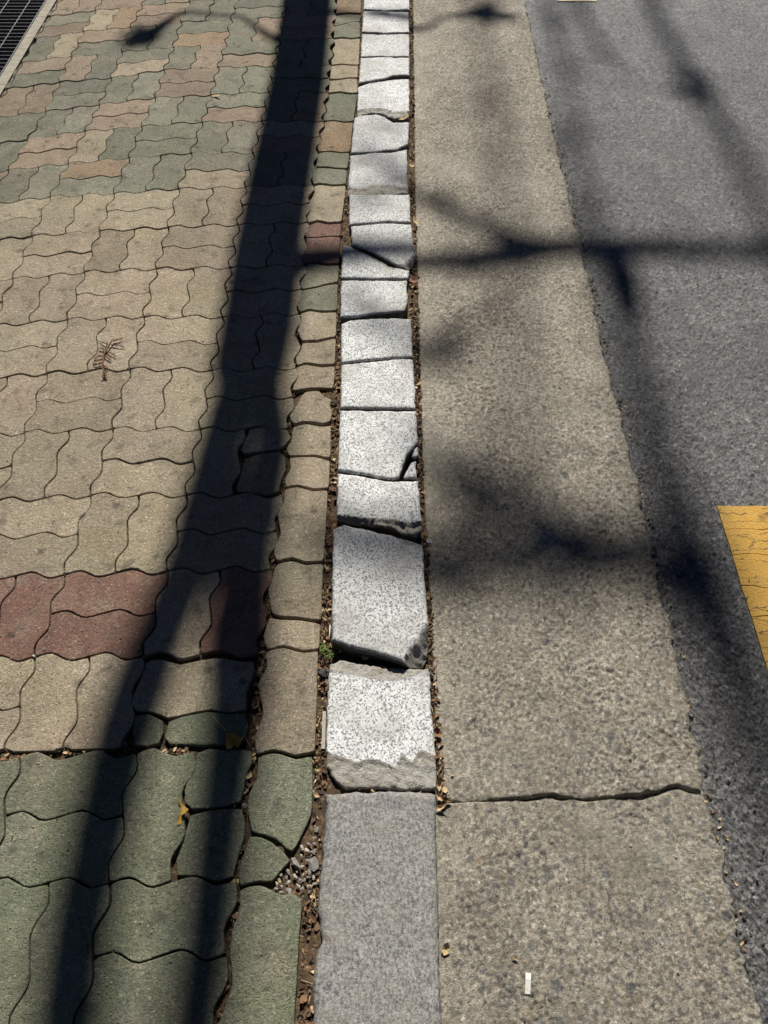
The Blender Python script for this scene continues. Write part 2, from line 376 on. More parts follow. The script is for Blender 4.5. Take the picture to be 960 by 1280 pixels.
def square_stones(n00, n10, n11, n01, vertical):
    """two wavy stones of one lattice square (corners bl, br, tr, tl): left/right or top/bottom"""
    if vertical:
        mt, mb = (n01 + n11) / 2, (n00 + n10) / 2; mid = wave(mt, mb)
        L = np.concatenate([wave(n01, n00)[:-1], wave(n00, n10, t1=.5)[:-1], mid[::-1][:-1], wave(n01, n11, t1=.5)[::-1][:-1]])
        Rr = np.concatenate([mid[:-1], wave(n00, n10, t0=.5)[:-1], wave(n11, n10)[::-1][:-1], wave(n01, n11, t0=.5)[::-1][:-1]])
        return L, Rr
    ml, mr = (n01 + n00) / 2, (n11 + n10) / 2; mid = wave(ml, mr)
    T = np.concatenate([wave(n01, n00, t1=.5)[:-1], mid[:-1], wave(n11, n10, t1=.5)[::-1][:-1], wave(n01, n11)[::-1][:-1]])
    B = np.concatenate([wave(n01, n00, t0=.5)[:-1], wave(n00, n10)[:-1], wave(n11, n10, t0=.5)[::-1][:-1], mid[::-1][:-1]])
    return T, B
NODES = {0:{0:(113,619.5),1:(232.5,618.5),2:(352,617.5)},-1:{0:(80.5,718),1:(209,714),2:(339,711)},-2:{0:(42.5,821),1:(179,820),2:(323,817)},
1:{0:(140.5,536),1:(250,537),2:(361,535)},2:{-1:(58,467),0:(162,461.5),1:(265,463),2:(371,460)},3:{-1:(84,399.5),0:(179.5,396),1:(278,396),2:(374,392)},
4:{-1:(105,340),0:(195,336),1:(287.5,335),2:(381,331)},5:{-2:(40,295),-1:(124,289),0:(210,284),1:(297.5,281),2:(385,277)},
6:{-2:(62.5,246),-1:(142,242),0:(223,236),1:(307,234),2:(391,231)},7:{0:(239,191),1:(316,191),2:(397,189.5)},
8:{-2:(106,164),-1:(177,158),0:(252.5,152.5),1:(327.5,151),2:(404,151)},9:{-3:(57,139),-2:(124,131),-1:(194,122.5),0:(264,119),1:(336,115),2:(409,115)},
10:{-3:(74,102.5),-2:(139,97.5),-1:(205,87.5),0:(272.5,84),1:(342.5,82.5),2:(413,81)},
11:{-3:(89,70),-2:(152.5,65),-1:(217,59),0:(282.5,54),1:(349,51),2:(416,47.5)},12:{-3:(104,39),-2:(163,34),-1:(226,27.5),0:(289,24),1:(354,21),2:(419,17.5)}}
key = np.array([(c, r) for r in NODES for c in NODES[r]], float); val = np.array([at(*NODES[int(r)][int(c)]) for c, r in key])
def feat(k): c, r = k[:, 0], k[:, 1]; return np.stack([np.ones_like(c), c, r, c*r*.1, c*c*.1, r*r*.1], 1)
coef = np.linalg.lstsq(feat(key), val, rcond=None)[0]; resid = val - feat(key) @ coef
def node(c, r):
    if r in NODES and c in NODES[r]: return at(*NODES[r][c])
    k = np.array([[c, r]], float); d2 = ((key - k) ** 2).sum(1); w = np.exp(-d2 / 1.6)
    return (feat(k) @ coef)[0] + (w @ resid) / (w.sum() + .15)
G, T_, O_, P_ = 'green', 'tan', 'orange', 'pink'
COLORS = {(0,6):(G,T_),(1,6):(G,G),(-1,6):(G,G),(-2,6):(O_,G),(-3,6):(G,G),(-4,6):(T_,G),
(0,7):(G,G),(1,7):(T_,P_),(-1,7):(G,G),(-2,7):(T_,G),(-3,7):(T_,T_),(-4,7):(G,G),
(0,8):(G,P_),(1,8):(G,P_),(-1,8):(G,G),(-2,8):(P_,T_),(-3,8):(G,G),(-4,8):(G,G),
(0,9):(G,G),(1,9):(G,G),(-1,9):(P_,T_),(-2,9):(G,G),(-3,9):(G,G),(-4,9):(T_,P_),
(0,10):(G,T_),(1,10):(G,G),(-1,10):(G,P_),(-2,10):(G,T_),(-3,10):(T_,G),(-4,10):(P_,G),
(0,11):(G,P_),(1,11):(P_,T_),(-1,11):(G,O_),(-2,11):(G,G),(-3,11):(P_,G),(-4,11):(G,T_),
(0,12):(G,G),(1,12):(P_,G),(-1,12):(G,G),(-2,12):(T_,P_),(-3,12):(T_,O_),(-4,12):(G,P_),
(-4,13):(P_,T_),(-3,13):(G,T_),(-2,13):(G,T_),(0,-2):('red','red'),(1,-2):(T_,'red'),(-1,-2):('red','red'),(-2,-2):('red','red'),(-3,-2):('red','red')}
CUT_A, CUT_B = at(0, 945), at(320, 932); cdv = (CUT_B - CUT_A) / np.linalg.norm(CUT_B - CUT_A); CUT_N = np.array([-cdv[1], cdv[0]])
E_A = GE1 + gn * EDGE_W
for r in range(-3, 17):
    for c in range(-12, 2):
        n00, n10, n11, n01 = node(c, r), node(c+1, r), node(c+1, r+1), node(c, r+1)
        cols = COLORS.get((c, r)) or ((T_, T_) if r < 6 else (random.choice([G, T_, P_]), random.choice([G, T_, G])))
        for i, P in enumerate(square_stones(n00, n10, n11, n01, (c + r) % 2 == 1)):
            if (c, r) == (1, -3): continue
            if (c, r) == (1, 0) and i == 1: continue
            if r == -3:
                P = clip(P, CUT_A + CUT_N * .004, CUT_N)
            if len(P) > 2 and r >= 5 - 2 * 0:
                P = clip(P, E_A, gn)
            if len(P) < 4 or abs(poly_area(P)) < .0007: continue
            if P[:, 0].min() < -2.5 and r < 5: continue
            kw = {}
            if c == 1 or (c == 0 and i == 1): kw['gap'] = .0016
            paving_stone(P, 'sage' if cols[i] == 'green' else 'pink' if (cols[i] == 'tan' and r >= 6 and (c + 2 * r) % 3) else cols[i], **kw)
# broken stone of the right-hand upright pair, in two halves
for poly in ([(308,534),(335,530),(350,536),(360,535),(366,548),(355,558),(352,560),(330,564),(301,568),(299,562),(306,553)],
             [(301,569.5),(330,565.5),(352,561.5),(357,570),(359,585),(350,600),(352,616),(332,620),(316,614),(292,614.5),(294,608),(302,594)]):
    paving_stone(pts(poly), 'tan', 'half of a snapped tan paving stone', .001)
paving_stone(pts([(180,827.5),(190,824),(200,823),(212,826),(223,831),(245,825.5),(264,822),(278,821),(288,824),(298,827),(319,823.5),(320,838),(313,853),(307,865),(308,876),(310,886),(295,890),(281,893),(265,885),(240,891),(220,896),(209,899),(198,893),(189,889),(166,890),(163,880),(165,868),(174,851),(180,838)]), 'tan', gap=.001)
# the two small green fillers at the cut
paving_stone(pts([(165,892),(185,889),(207,900),(205,915),(201,931),(185,933),(163,935),(166,915)]), 'green', gap=.001)
paving_stone(pts([(209,901),(222,897),(263,886),(281,894),(309,888),(312,905),(306,925),(302,930),(250,932),(204,932),(204,920),(209,910)]), 'green', gap=.001)
# green field in the foreground with its own lattice
GN = {0:{-2:(-268,953),-1:(-122,949),0:(24,945),1:(170,941),2:(316,935)},1:{-2:(-319,1103),-1:(-167,1103),0:(-15,1103),1:(136.5,1104),2:(295,1099)},2:{-2:(-395,1304),-1:(-232,1304),0:(-70,1304),1:(92,1303),2:(270,1296)}}
gnode = lambda c, r: at(*GN[r][c])
for r in (0, 1):
    for c in (-2, -1, 0, 1):
        vert = (c + r) % 2 == 1
        a, b, d, e = gnode(c, r+1), gnode(c+1, r+1), gnode(c+1, r), gnode(c, r)
        for i, P in enumerate(square_stones(a, b, d, e, vert)):
            if (c, r) == (1, 0) and i == 1: continue
            paving_stone(P, 'green', gap=.0013)
for c in (-2, -1, 0, 1):
    a, b = gnode(c, 2), gnode(c+1, 2); dn = np.array([0, -.225])
    for P in square_stones(a + dn, b + dn, b, a, c % 2 == 1): paving_stone(P, 'green')
for poly in ([(244,939),(262,933),(280,938),(300,936),(316,936),(318,950),(308,965),(305,985),(305,1004),(280,1008),(260,1010),(236,1014),(229,1004),(229,985),(234,975),(244,955)],
             [(234,1016),(262,1012),(280,1010),(305,1006),(308,1030),(306,1048),(296,1070),(295,1098),(272,1105),(246,1092),(216,1099),(217,1075),(230,1050),(233,1035)]):
    paving_stone(pts(poly), 'green', 'half of a snapped green paving stone', .001)
# stones of the edge column beside the kerb, traced one by one
BORDER = [
('green', [(299,1112),(312,1108),(326,1106),(339,1112),(352,1119),(362,1117),(370,1117),(377,1124),(378,1132),(374,1170),(371,1230),(367,1305),(271,1305),(274,1275),(283,1252),(290,1230),(289,1210),(287,1192),(289,1162),(296,1146),(301,1134)], None),
('green', [(312,1044),(327,1046),(340,1052),(353,1064),(364,1075),(352,1088),(340,1103),(325,1101),(312,1104),(299,1109),(297,1090),(305,1066)], 'broken-off corner of green paving stone'),
('green', [(321,946),(341,941),(355,943),(370,949),(391,944),(391,990),(389,1018),(384,1030),(375,1048),(366,1066),(356,1060),(345,1048),(330,1043),(313,1040),(309,1005),(311,990),(322,972)], 'green paving stone with one corner snapped off'),
('tan', [(331,815),(343,811),(355,809),(367,813),(379,816),(398,813),(396,880),(394,940),(382,942),(370,945),(358,941),(342,937),(320,944),(318,920),(327,900),(329,892),(325,872),(322,853),(334,834)], None),
('tan', [(337,771),(350,774),(370,774),(385,776),(401,779),(399,811),(379,813),(367,810),(355,806),(332,812),(329,793)], None),
('tan', [(345,705),(355,702),(365,700),(382,706),(404,704),(402,775),(385,773),(370,771),(350,770),(339,766),(335,736)], None),
('tan', [(355,611),(372,608),(392,614),(410,612),(408,650),(405,702),(382,703),(365,697),(345,702),(341,690),(351,668),(346,642),(355,628)], None),
('tan', [(361,572),(380,571),(395,571),(405,574),(413,575),(411,610),(392,611),(372,606),(356,609),(356,598),(363,586)], None),
('tan', [(366,533),(382,529.5),(405,533),(414,531),(413,572),(405,571),(395,568),(361,569.5),(357,560),(365,548)], None),
('tan', [(380,490),(390,488),(399,488),(405,495),(415,499),(412,506),(415,512),(414,526),(405,529),(380,526),(366,530),(361,520),(370,507),(376,496)], 'tan paving stone worn down to a rounded lump'),
('tan', [(370,459),(382,455),(402,458.5),(419,456.5),(417,485),(404,484),(390,484),(376,486),(365,488),(367,480),(373,470)], None),
('tan', [(377,428.5),(399,427.5),(406,425.5),(420,422.5),(419,455),(402,456),(382,453),(371,457),(369,447),(377,436)], None),
('tan', [(375,392),(387,388.5),(402,391),(421,390),(420,420.5),(405,423),(398,425),(377,426),(371,413),(377,401)], None),
('green', [(377,362.5),(395,359.5),(408,356),(422.5,354),(421.5,388),(402,388.5),(387,386),(375,390),(370,380),(376,370)], 'half of a snapped green paving stone'),
('green', [(380,331),(392,328),(410,331.5),(424,330.5),(422.5,351.5),(408,354),(395,357.5),(377,360.5),(375,353),(382,341)], 'half of a snapped green paving stone'),
('red', [(382,298),(400,297.5),(410,296),(425.5,296.5),(424,329),(410,330),(392,326),(380,329),(377,321),(384,309)], 'half of a snapped maroon paving stone'),
('red', [(385,280.5),(397,277),(410,280),(426.5,278.5),(425.5,294.5),(410,294),(400,295.5),(382,296),(380,290)], 'half of a snapped maroon paving stone'),
('tan', [(392,232.5),(400,230.5),(417,233),(432.5,231.5),(430,255),(427,277),(410,278),(397,275),(385,278.5),(383,272),(389,262),(386,252),(393,242)], None),
('green', [(395,210),(410,210),(420,211.5),(434,212),(432.5,230),(417,231),(400,228.5),(392,230.5),(390,223)], 'half of a snapped green paving stone'),
('green', [(398,190.8),(412,189.5),(427,191.5),(437,190.5),(434.5,210),(420,209.5),(410,208),(395,208)], 'half of a snapped green paving stone'),
('orange', [(405,152.8),(417,151),(430,153.5),(441.5,152.5),(437.5,189),(427,190),(412,188),(398,189.3),(397,183),(402,175),(400,167),(406,160)], None),
('green', [(410,118),(425,116),(437,118),(447,117.3),(442,151),(430,151.8),(417,149.5),(405,151),(404,145),(409,138),(406,130),(412,124)], None),
('tan', [(412,100.8),(425,100),(437,98),(446.5,98.5),(447,116),(437,116.2),(425,114.2),(411,116)], None),
('tan', [(414,82.6),(428,80.8),(438,82),(448,81.6),(447,97),(437,96.6),(425,98.5),(412,99)], None),
('tan', [(417,49),(428,47.7),(440,49),(450,47.5),(448.5,80.5),(438,80.6),(428,79.4),(414,81),(414,75),(418,69),(415,62),(419,56)], None),
('green', [(418,33),(430,30.5),(440,27.5),(450,27.5),(450,46.2),(440,47.5),(428,46.3),(417,47.5)], None),
('green', [(420,18.5),(435,16.8),(451,17.6),(450,26),(440,26),(430,29),(418,31.5)], None),
('orange', [(422,-9),(436,-11),(452,-10),(451,16.4),(435,15.5),(420,17)], None),
('green', [(424,-36),(438,-38),(454,-37),(452,-11.5),(436,-12.3),(422,-10.5)], None)]
for kind, poly, lab in BORDER:
    P = pts(poly); n = len(P)
    paving_stone(densify(P, .012), 'sage' if kind == 'green' and poly[0][1] < 900 else kind, lab, gap=.0006, bev=.002)
for k, mb in out_stuff.items():
    if mb.F: tag(mb.build('paving_stones', M[k], side), kind='stuff')

# ------------------------------------------------------------------ dense stones (kerb)
def inside(P, Q):
    x, y = Q[:, 0][:, None], Q[:, 1][:, None]; a = P; b = np.roll(P, -1, 0)
    cond = (a[:, 1] > y) != (b[:, 1] > y)
    xi = a[:, 0] + (y - a[:, 1]) * (b[:, 0] - a[:, 0]) / (b[:, 1] - a[:, 1] + 1e-15)
    return (np.sum(cond & (x < xi), 1) % 2) == 1
def bdist(P, Q):
    a = P; d = np.roll(P, -1, 0) - P; L = (d ** 2).sum(1) + 1e-15
    q = Q[:, None, :] - a[None]; t = np.clip((q * d[None]).sum(2) / L, 0, 1)
    return np.sqrt(((q - t[:, :, None] * d[None]) ** 2).sum(2)).min(1)
def dense_stone(name, P, zt, mat, parent, res=.007, er=.006, tilt=(0, 0), depth=.12, seed=0, amp=.0006, ledges=(), chips=(), enoise=.0022):
    P = clean(densify(ccw(P), res * .8), .002)
    nz = vnoise(P[:, 0], P[:, 1], 45, seed) * 1.2 + vnoise(P[:, 0], P[:, 1], 140, seed + 2) * .9
    P = P + normals(P) * (nz * enoise + .0008)[:, None]
    N = normals(P); rings = [P + N * er * .3, P + N * er * 1.05]
    lo, hi = P.min(0), P.max(0)
    gx, gy = np.meshgrid(np.arange(lo[0], hi[0], res), np.arange(lo[1], hi[1], res)); Q = np.stack([gx.ravel(), gy.ravel()], 1)
    Q = Q + RNG.uniform(-.3, .3, Q.shape) * res
    Q = np.concatenate([rings[0], rings[1], Q]); Q = Q[inside(P, Q)]; d = bdist(P, Q); keep = d > er * .2; Q = Q[keep]
    n = len(P); allv = np.concatenate([P, Q])
    vs, es, fs, ov, oe, of = geometry.delaunay_2d_cdt([Vector(v) for v in allv], [(i, (i + 1) % n) for i in range(n)], [], 1, 1e-7)
    X = np.array([(v.x, v.y) for v in vs]); d = bdist(P, X); c = P.mean(0)
    z = zt + (X[:, 0] - c[0]) * tilt[0] + (X[:, 1] - c[1]) * tilt[1] + amp * fbm(X[:, 0], X[:, 1], 55, seed + 5) * 2
    q = np.clip(er - d, 0, er); z -= er - np.sqrt(np.maximum(er * er - q * q, 0))
    z -= .004 * np.clip(vnoise(X[:, 0], X[:, 1], 40, seed + 11) * 2 - .25, 0, 1) * np.clip(1 - d / .016, 0, 1)
    br = np.zeros(len(X))
    for (lp, dep) in ledges:
        lp = ccw(lp); ins = inside(lp, X); dl = bdist(lp, X); w = np.where(ins, np.clip(dl / .007, 0, 1), 0)
        ww = np.clip(w + fbm(X[:, 0], X[:, 1], 70, seed + 20) * .7 * (w > 0), 0, 1)
        z -= ww * dep * (1 + .8 * fbm(X[:, 0], X[:, 1], 60, seed + 31)) + (w > 0) * .0028 * fbm(X[:, 0], X[:, 1], 150, seed + 33, 3); br = np.maximum(br, np.where(ins, np.clip(.45 + dl / .006, 0, 1), np.clip(.35 - dl / .01, 0, 1)))
    for (a, b, sl) in chips:
        dv = (b - a) / np.linalg.norm(b - a); nn = np.array([dv[1], -dv[0]])
        if nn @ (c - a) > 0: nn = -nn
        sd = (X - a) @ nn + .006 * fbm(X[:, 0], X[:, 1], 60, seed + 41)
        z = np.minimum(z, zt - np.clip(sd, -1, 1) * sl + .5 * np.where(sd < 0, 1, 0)); br = np.maximum(br, np.clip(sd / .006, 0, .8))
    V = [(X[i, 0] - c[0], X[i, 1] - c[1], z[i]) for i in range(len(X))]
    F = [tuple(f) for f in fs]; F = [f if ((V[f[1]][0]-V[f[0]][0])*(V[f[2]][1]-V[f[0]][1])-(V[f[1]][1]-V[f[0]][1])*(V[f[2]][0]-V[f[0]][0])) > 0 else f[::-1] for f in F]
    idx = {}
    for j, o in enumerate(ov):
        for k in o:
            if k < n: idx[k] = j
    b0 = len(V); br = list(br)
    for k in range(n):
        V.append((P[k, 0] - c[0], P[k, 1] - c[1], -depth)); br.append(.5)
    for k in range(n):
        k2 = (k + 1) % n
        if k in idx and k2 in idx: F.append((b0 + k, b0 + k2, idx[k2], idx[k]))
    sm = [len(f) == 3 for f in F]; mi = [0 if len(f) == 3 else 1 for f in F]
    me = mesh_from(name, V, F, sm); at_ = me.attributes.new('broken', 'FLOAT', 'POINT'); at_.data.foreach_set('value', np.array(br, np.float32))
    me.polygons.foreach_set('material_index', np.array(mi, np.int32))
    return link(name, me, [mat, M['soiled']], parent, (c[0], c[1], 0))
zk = Z_KERB
kc = at(485, 640); kerb = empty('kerb', (0, 0, 0))
tag(kerb, 'row of cracked pale granite kerb stones between the paving and the gutter', 'kerb')
def L(l, dep): return (pts(l, zk), dep)
def C(a, b, s): return (at(*a, zk), at(*b, zk), s)
KS = [
 ([(456,-25),(512,-25),(512,11),(482,13),(454,11)], 0, (0,0), [], []),
 ([(454,13),(511,14.5),(512,40),(482,41),(452,39.5)], 0, (0,0), [], []),
 ([(452,41.8),(482,42.6),(512,41.8),(512,70.5),(472,70),(450.5,71)], 0, (0,0), [], []),
 ([(450.5,72.5),(472,71.3),(512,72),(512,93),(492,93.5),(481,97),(462,100.5),(448,103)], .003, (0,.02), [], []),
 ([(447,108.5),(462,103.5),(489,99.5),(512,98),(512,143.5),(500,146),(492,145),(478,140),(465,138.5),(446,143.5)], 0, (0,0), [L([(440,137),(452,136),(465,133.5),(480,135),(496,139),(515,137),(515,150),(440,150)], .008)], []),
 ([(442,147.5),(449,144),(470,142),(481,145.5),(492,152.5),(512,152),(510,180),(497,186),(489,187),(465,190),(438,191)], .002, (0,.0), [], []),
 ([(438,194),(468,191),(489,190.5),(509,186.5),(510,239),(470,241),(434,241)], 0, (0,.01), [L([(430,231),(450,235),(470,229),(490,231),(512,234),(515,245),(430,245)], .009)], []),
 ([(436.5,242.5),(512.5,242.5),(513.5,278),(484,276.5),(436.5,281)], .002, (0,-.01), [], []),
 ([(438,282.5),(481,278.5),(514,280),(519,318),(516,326),(508,332),(497,331),(481,323),(468,315),(440,304.5)], 0, (0,.01), [], [C((498,335),(520,313),1.4)]),
 ([(428,303.5),(441,308),(465,318),(481,327),(492,333.5),(512,337),(510,347.5),(470,348),(426,347)], -.004, (0,0), [L([(440,304),(470,316),(496,334),(490,336),(462,320),(440,309)], .004)], []),
 ([(426,349),(470,349.5),(509,349.5),(510,376),(507,385),(501,389),(475,391),(449,395),(425,396.5)], .002, (0,-.012), [], [C((498,392),(512,372),1.3)]),
 ([(426,404),(438,399.5),(467,397),(514.5,397),(516.5,446),(496,446.5),(478,448),(446,451),(426,453.5)], 0, (0,0), [], []),
 ([(426,455.3),(446,452.7),(478,449.7),(496,448.2),(517,447.5),(520,510.5),(425,509.5)], 0, (0,0), [], []),
 ([(424.5,512),(520.5,513),(523,552),(519,556),(510,567),(504,582),(499,596),(491,598.5),(470,595.5),(452,591.5),(422,587)], .003, (0,0), [], []),
 ([(513,577),(520,575.5),(521,597.5),(504,596.5),(507,587)], -.004, (.1,0), [], []),
 ([(516,561),(522.5,557),(523,568),(519,573),(514,570)], -.008, (.2,0), [], []),
 ([(422,590),(452,594),(470,598),(491,601),(523,600),(528,660),(520,666),(505,664),(490,658),(467,653.5),(440,650.5),(420,647)], .002, (0,0), [L([(415,643),(440,645.5),(470,648),(492,649),(510,654),(532,649),(532,672),(415,660)], .010)], [C((512,668),(531,650),1.3)]),
 ([(416,660),(430,654),(460,660.5),(500,670),(529,678),(532,727),(536,779),(537,808),(530,825),(513,829),(467,816),(414,801)], .014, (.0,-.018), [L([(425,650),(450,656),(500,667),(535,674),(535,686),(510,683),(490,672),(450,663)], .003)], [C((504,829),(540,772),1.5)]),
 ([(411,829),(425,823),(450,827),(500,833),(536,834),(538,842),(540,886),(543,918),(546,947),(547,986),(500,986.5),(465,984.5),(432,985),(418,975),(407,957),(408,900)], -.004, (0,0), [L([(404,820),(540,826),(542,842),(524,839),(512,846),(490,850),(460,847),(440,843),(420,838),(404,836)], .004), L([(400,933),(416,941),(430,945),(446,951),(462,947),(475,949),(495,958),(501,940),(508,946),(516,952),(520,941),(527,936),(550,944),(552,995),(400,995)], .0065)], []),
]
for i, (poly, dz, tl, led, ch) in enumerate(KS):
    P = pts(poly, zk + dz)
    o = dense_stone('kerb_stone', P, zk + dz, M['granite'], kerb, .0045 if i >= 16 else .0065 if i > 12 else .008, .006 if i > 8 else .005, tl, seed=i * 7 + 1, ledges=led, chips=ch, enoise=.0016 if i < 4 else .0022)
    if i in (14, 15): o['label'] = 'small granite splinter broken from the kerb corner'
o = dense_stone('kerb_stone', pts([(405.6,990),(449,988),(524,988.5),(545,992),(547,1044),(549,1137),(552.5,1280),(553,1330),(555,1470),(388,1470),(390,1330),(391,1280),(390,1225),(395,1187),(401,1178),(396,1125),(401,1081),(404,1044)], zk - .002), zk - .002, M['grey_granite'], kerb, .0065, .011, (0, 0), seed=301, amp=.0013, enoise=.003)
o['label'] = 'long dark grey granite kerb stone without cracks'
mb = MB()                                          # stones of the same row past the picture's top edge
for k in range(7):
    y0 = at(480, -27)[1] + k * .62; f = at(512, 0, zk); b = at(456, -27, zk); w = .205
    for s in (0,):
        x0 = b[0] - (k * .62) * .004; mb.box((x0, y0 + .004, -.12), (x0 + w, y0 + .616, zk))
tag(mb.build('kerb_stones', M['granite'], kerb), kind='stuff')

# ------------------------------------------------------------------ gutter and road: relief of set stones as geometry
def splat(X, Y, Z, colr, mask, n, rlo, rhi, hlo, hhi, palette, dens=None, seed=0, cover=1.0):
    """press n flattened stones into the height grid (rows along Y, columns along X) and note their colour"""
    rg = np.random.default_rng(seed); nr, nc = X.shape; ymid = Y[:, nc // 2]
    v = rg.uniform(0, 1, n) ** 1.25; u = rg.uniform(0, 1, n)
    yy = ymid[0] + (ymid[-1] - ymid[0]) * v
    for k in range(n):
        i = min(nr - 1, int(np.searchsorted(ymid, yy[k]))); j = int(u[k] * (nc - 1)); cx, cy = X[i, j], Y[i, j]
        if dens is not None and rg.random() > dens(cx, cy, u[k]): continue
        a = rlo + (rhi - rlo) * rg.random() ** 2.2; b = a * rg.uniform(.55, .95); th = rg.uniform(0, math.pi); h = rg.uniform(hlo, hhi) * (a / rhi) ** .5
        dx = abs(X[i, -1] - X[i, 0]) / (nc - 1); dyy = (Y[min(i+1, nr-1), j] - Y[max(i-1, 0), j]) / 2 + 1e-9
        wi = int(a / dyy) + 1; wj = int(a / dx) + 1
        s = (slice(max(0, i - wi), i + wi + 1), slice(max(0, j - wj), j + wj + 1))
        ex = X[s] - cx; ey = Y[s] - cy; p = (ex * math.cos(th) + ey * math.sin(th)) / a; q = (-ex * math.sin(th) + ey * math.cos(th)) / b
        d = np.abs(p) ** 2.6 + np.abs(q) ** 2.6; w = d < 1
        if not w.any(): continue
        tx, ty = rg.normal(0, .10, 2)
        top = (h * np.clip(1 - d, 0, 1) ** .38) + ex * tx + ey * ty
        Z[s] = np.where(w, Z[s] * .35 + np.maximum(top, 0) + Z[s] * .5, Z[s])
        col = np.array(palette[rg.integers(len(palette))]) * rg.uniform(.75, 1.2)
        colr[s] = np.where(w[..., None], col, colr[s]); mask[s] = np.where(w, cover * np.clip((1 - d) * 3, 0, 1), mask[s])
def relief_sheet(name, X, Y, Z, colr, mask, mat, parent=None, skirt=.12, kind=None):
    nr, nc = X.shape
    V = np.stack([X, Y, Z], -1).reshape(-1, 3); F = gridfaces(nr, nc)
    idx = np.arange(nr * nc).reshape(nr, nc)
    loop = np.concatenate([idx[0, :-1], idx[:-1, -1], idx[-1, ::-1][:-1], idx[::-1, 0][:-1]])
    b0 = len(V); B = V[loop].copy(); B[:, 2] -= skirt; V = np.concatenate([V, B]); k = np.arange(len(loop)); k2 = (k + 1) % len(loop)
    F = np.concatenate([F, np.stack([loop[k2], loop[k], b0 + k, b0 + k2], 1)])
    me = fast_mesh(name, V, F)
    a = me.color_attributes.new('stone', 'FLOAT_COLOR', 'POINT'); cc = np.concatenate([np.concatenate([colr, mask[..., None]], -1).reshape(-1, 4), np.tile([[.15, .13, .1, 0]], (len(B), 1))])
    a.data.foreach_set('color', cc.astype(np.float32).ravel())
    o = link(name, me, mat, parent)
    if kind: o['kind'] = kind
    return o
def graded(y0, y1, s0, k=.55):
    ys = [y0]
    while ys[-1] < y1: ys.append(ys[-1] + s0 * (1 + k * max(0, ys[-1])))
    ys[-1] = y1; return np.array(ys)
CR = pts([(556,1003),(585,1001),(620,1000.5),(655,999),(690,995),(700,998),(735,999),(770,998),(800,996),(822,991),(838,985),(850,984),(866,990),(884,992)], Z_GUT)
crack_y = lambda X: np.interp(X, CR[:, 0], CR[:, 1]) 
gutter = tag(link('gutter', mesh_from('gutter', [(gut_left(-.4), -.4, -.13), (gut_right(-.4), -.4, -.13), (gut_right(9.), 9, -.13), (gut_left(9.), 9, -.13)], [(0, 1, 2, 3)]), M['soil']), kind='structure')
GPAL = [(.17, .16, .14), (.12, .125, .135), (.26, .23, .18), (.34, .30, .225), (.22, .19, .15), (.46, .42, .35), (.21, .205, .195), (.30, .24, .17), (.33, .28, .21), (.14, .14, .145)]
def gutter_slab(v0, v1, seed, nst):
    """slab between the edge curves; v0 / v1 give its near and far end for each x"""
    nc = 215; u = np.linspace(0, 1, nc)
    ys = graded(0, 1, 0.0019 / 1.0, 0)
    yn = np.linspace(0, 1, 2)
    ref0, ref1 = float(np.mean(v0(np.array([.15, .35])))), float(np.mean(v1(np.array([.15, .35]))))
    rows = graded(ref0, ref1, .0022, .62); tt = (rows - ref0) / (ref1 - ref0)
    xl, xr = gut_left(rows), gut_right(rows)
    X = xl[:, None] + (xr - xl)[:, None] * u[None]
    Y = v0(X) + (v1(X) - v0(X)) * tt[:, None]
    X = gut_left(Y) + .002 + (gut_right(Y) - gut_left(Y) - .004) * u[None]
    # ragged outer edges
    jag = fbm(Y, Y * 0 + seed, 30, 61) * .012 + fbm(Y, Y * 0, 110, 62) * .006; X = X + jag * u[None] ** 14
    Y = Y + (fbm(X, X * 0 + seed, 38, 63) * .004) * (np.clip(1 - tt / .02, 0, 1) ** 2)[:, None] + (fbm(X, X * 0 + seed + 3, 38, 64) * .010) * (np.clip(1 - (1 - tt) / .02, 0, 1) ** 2 * .35)[:, None]
    Z = np.zeros_like(X); colr = np.zeros(X.shape + (3,)) + .2; mask = np.zeros_like(X)
    Z += .0012 * fbm(X, Y, 90, seed + 1, 4) + .0022 * vnoise(X, Y, 250, seed + 4) - .003 * np.clip(vnoise(X, Y, 210, seed + 6) * 2 - .40, 0, 1)
    smooth_band = np.clip((X - gut_left(Y)) / .075 + fbm(X, Y, 14, 70) * .5, .12, 1)
    dens = lambda cx, cy, uu: min(1, .10 + max(0, (cx - float(gut_left(cy)) - .02) / .085) ** 1.3)
    splat(X, Y, Z, colr, mask, nst, .0012, .0056, .0010, .0034, GPAL, dens, seed, .7)
    splat(X, Y, Z, colr, mask, 420, .0055, .0105, .0004, .0014, GPAL, dens, seed + 50, .8)
    Z *= smooth_band
    sm = np.clip(vnoise(X, Y, 9, 77) * 2.5 + .5, .35, 1); Z *= sm
    e = np.minimum((1 - u)[None] * (gut_right(Y) - gut_left(Y)), 1); Z -= .012 * np.clip(1 - e / (.014 + .012 * vnoise(Y, Y * 0, 12, 5)), 0, 1) ** 2
    ey = np.minimum(np.abs(Y - v0(X)), np.abs(v1(X) - Y)); Z -= .004 * np.clip(1 - ey / .004, 0, 1) ** 2
    Z -= .003 * np.clip(1 - np.abs(X - gut_left(Y)) / .006, 0, 1)
    return relief_sheet('concrete_slab', X, Y, Z + Z_GUT, colr, mask, M['gutter'], gutter)
crw = lambda X: .0006 + .0026 * np.clip((X - .18) / .1, 0, 1) * (.7 + 1.3 * np.clip(vnoise(X, X * 0, 22, 3) + .5, 0, 1))
gutter_slab(lambda X: X * 0 - .25, lambda X: crack_y(X) - crw(X), 11, 18000)
gutter_slab(lambda X: crack_y(X) + crw(X), lambda X: X * 0 + 4.15, 23, 52000)
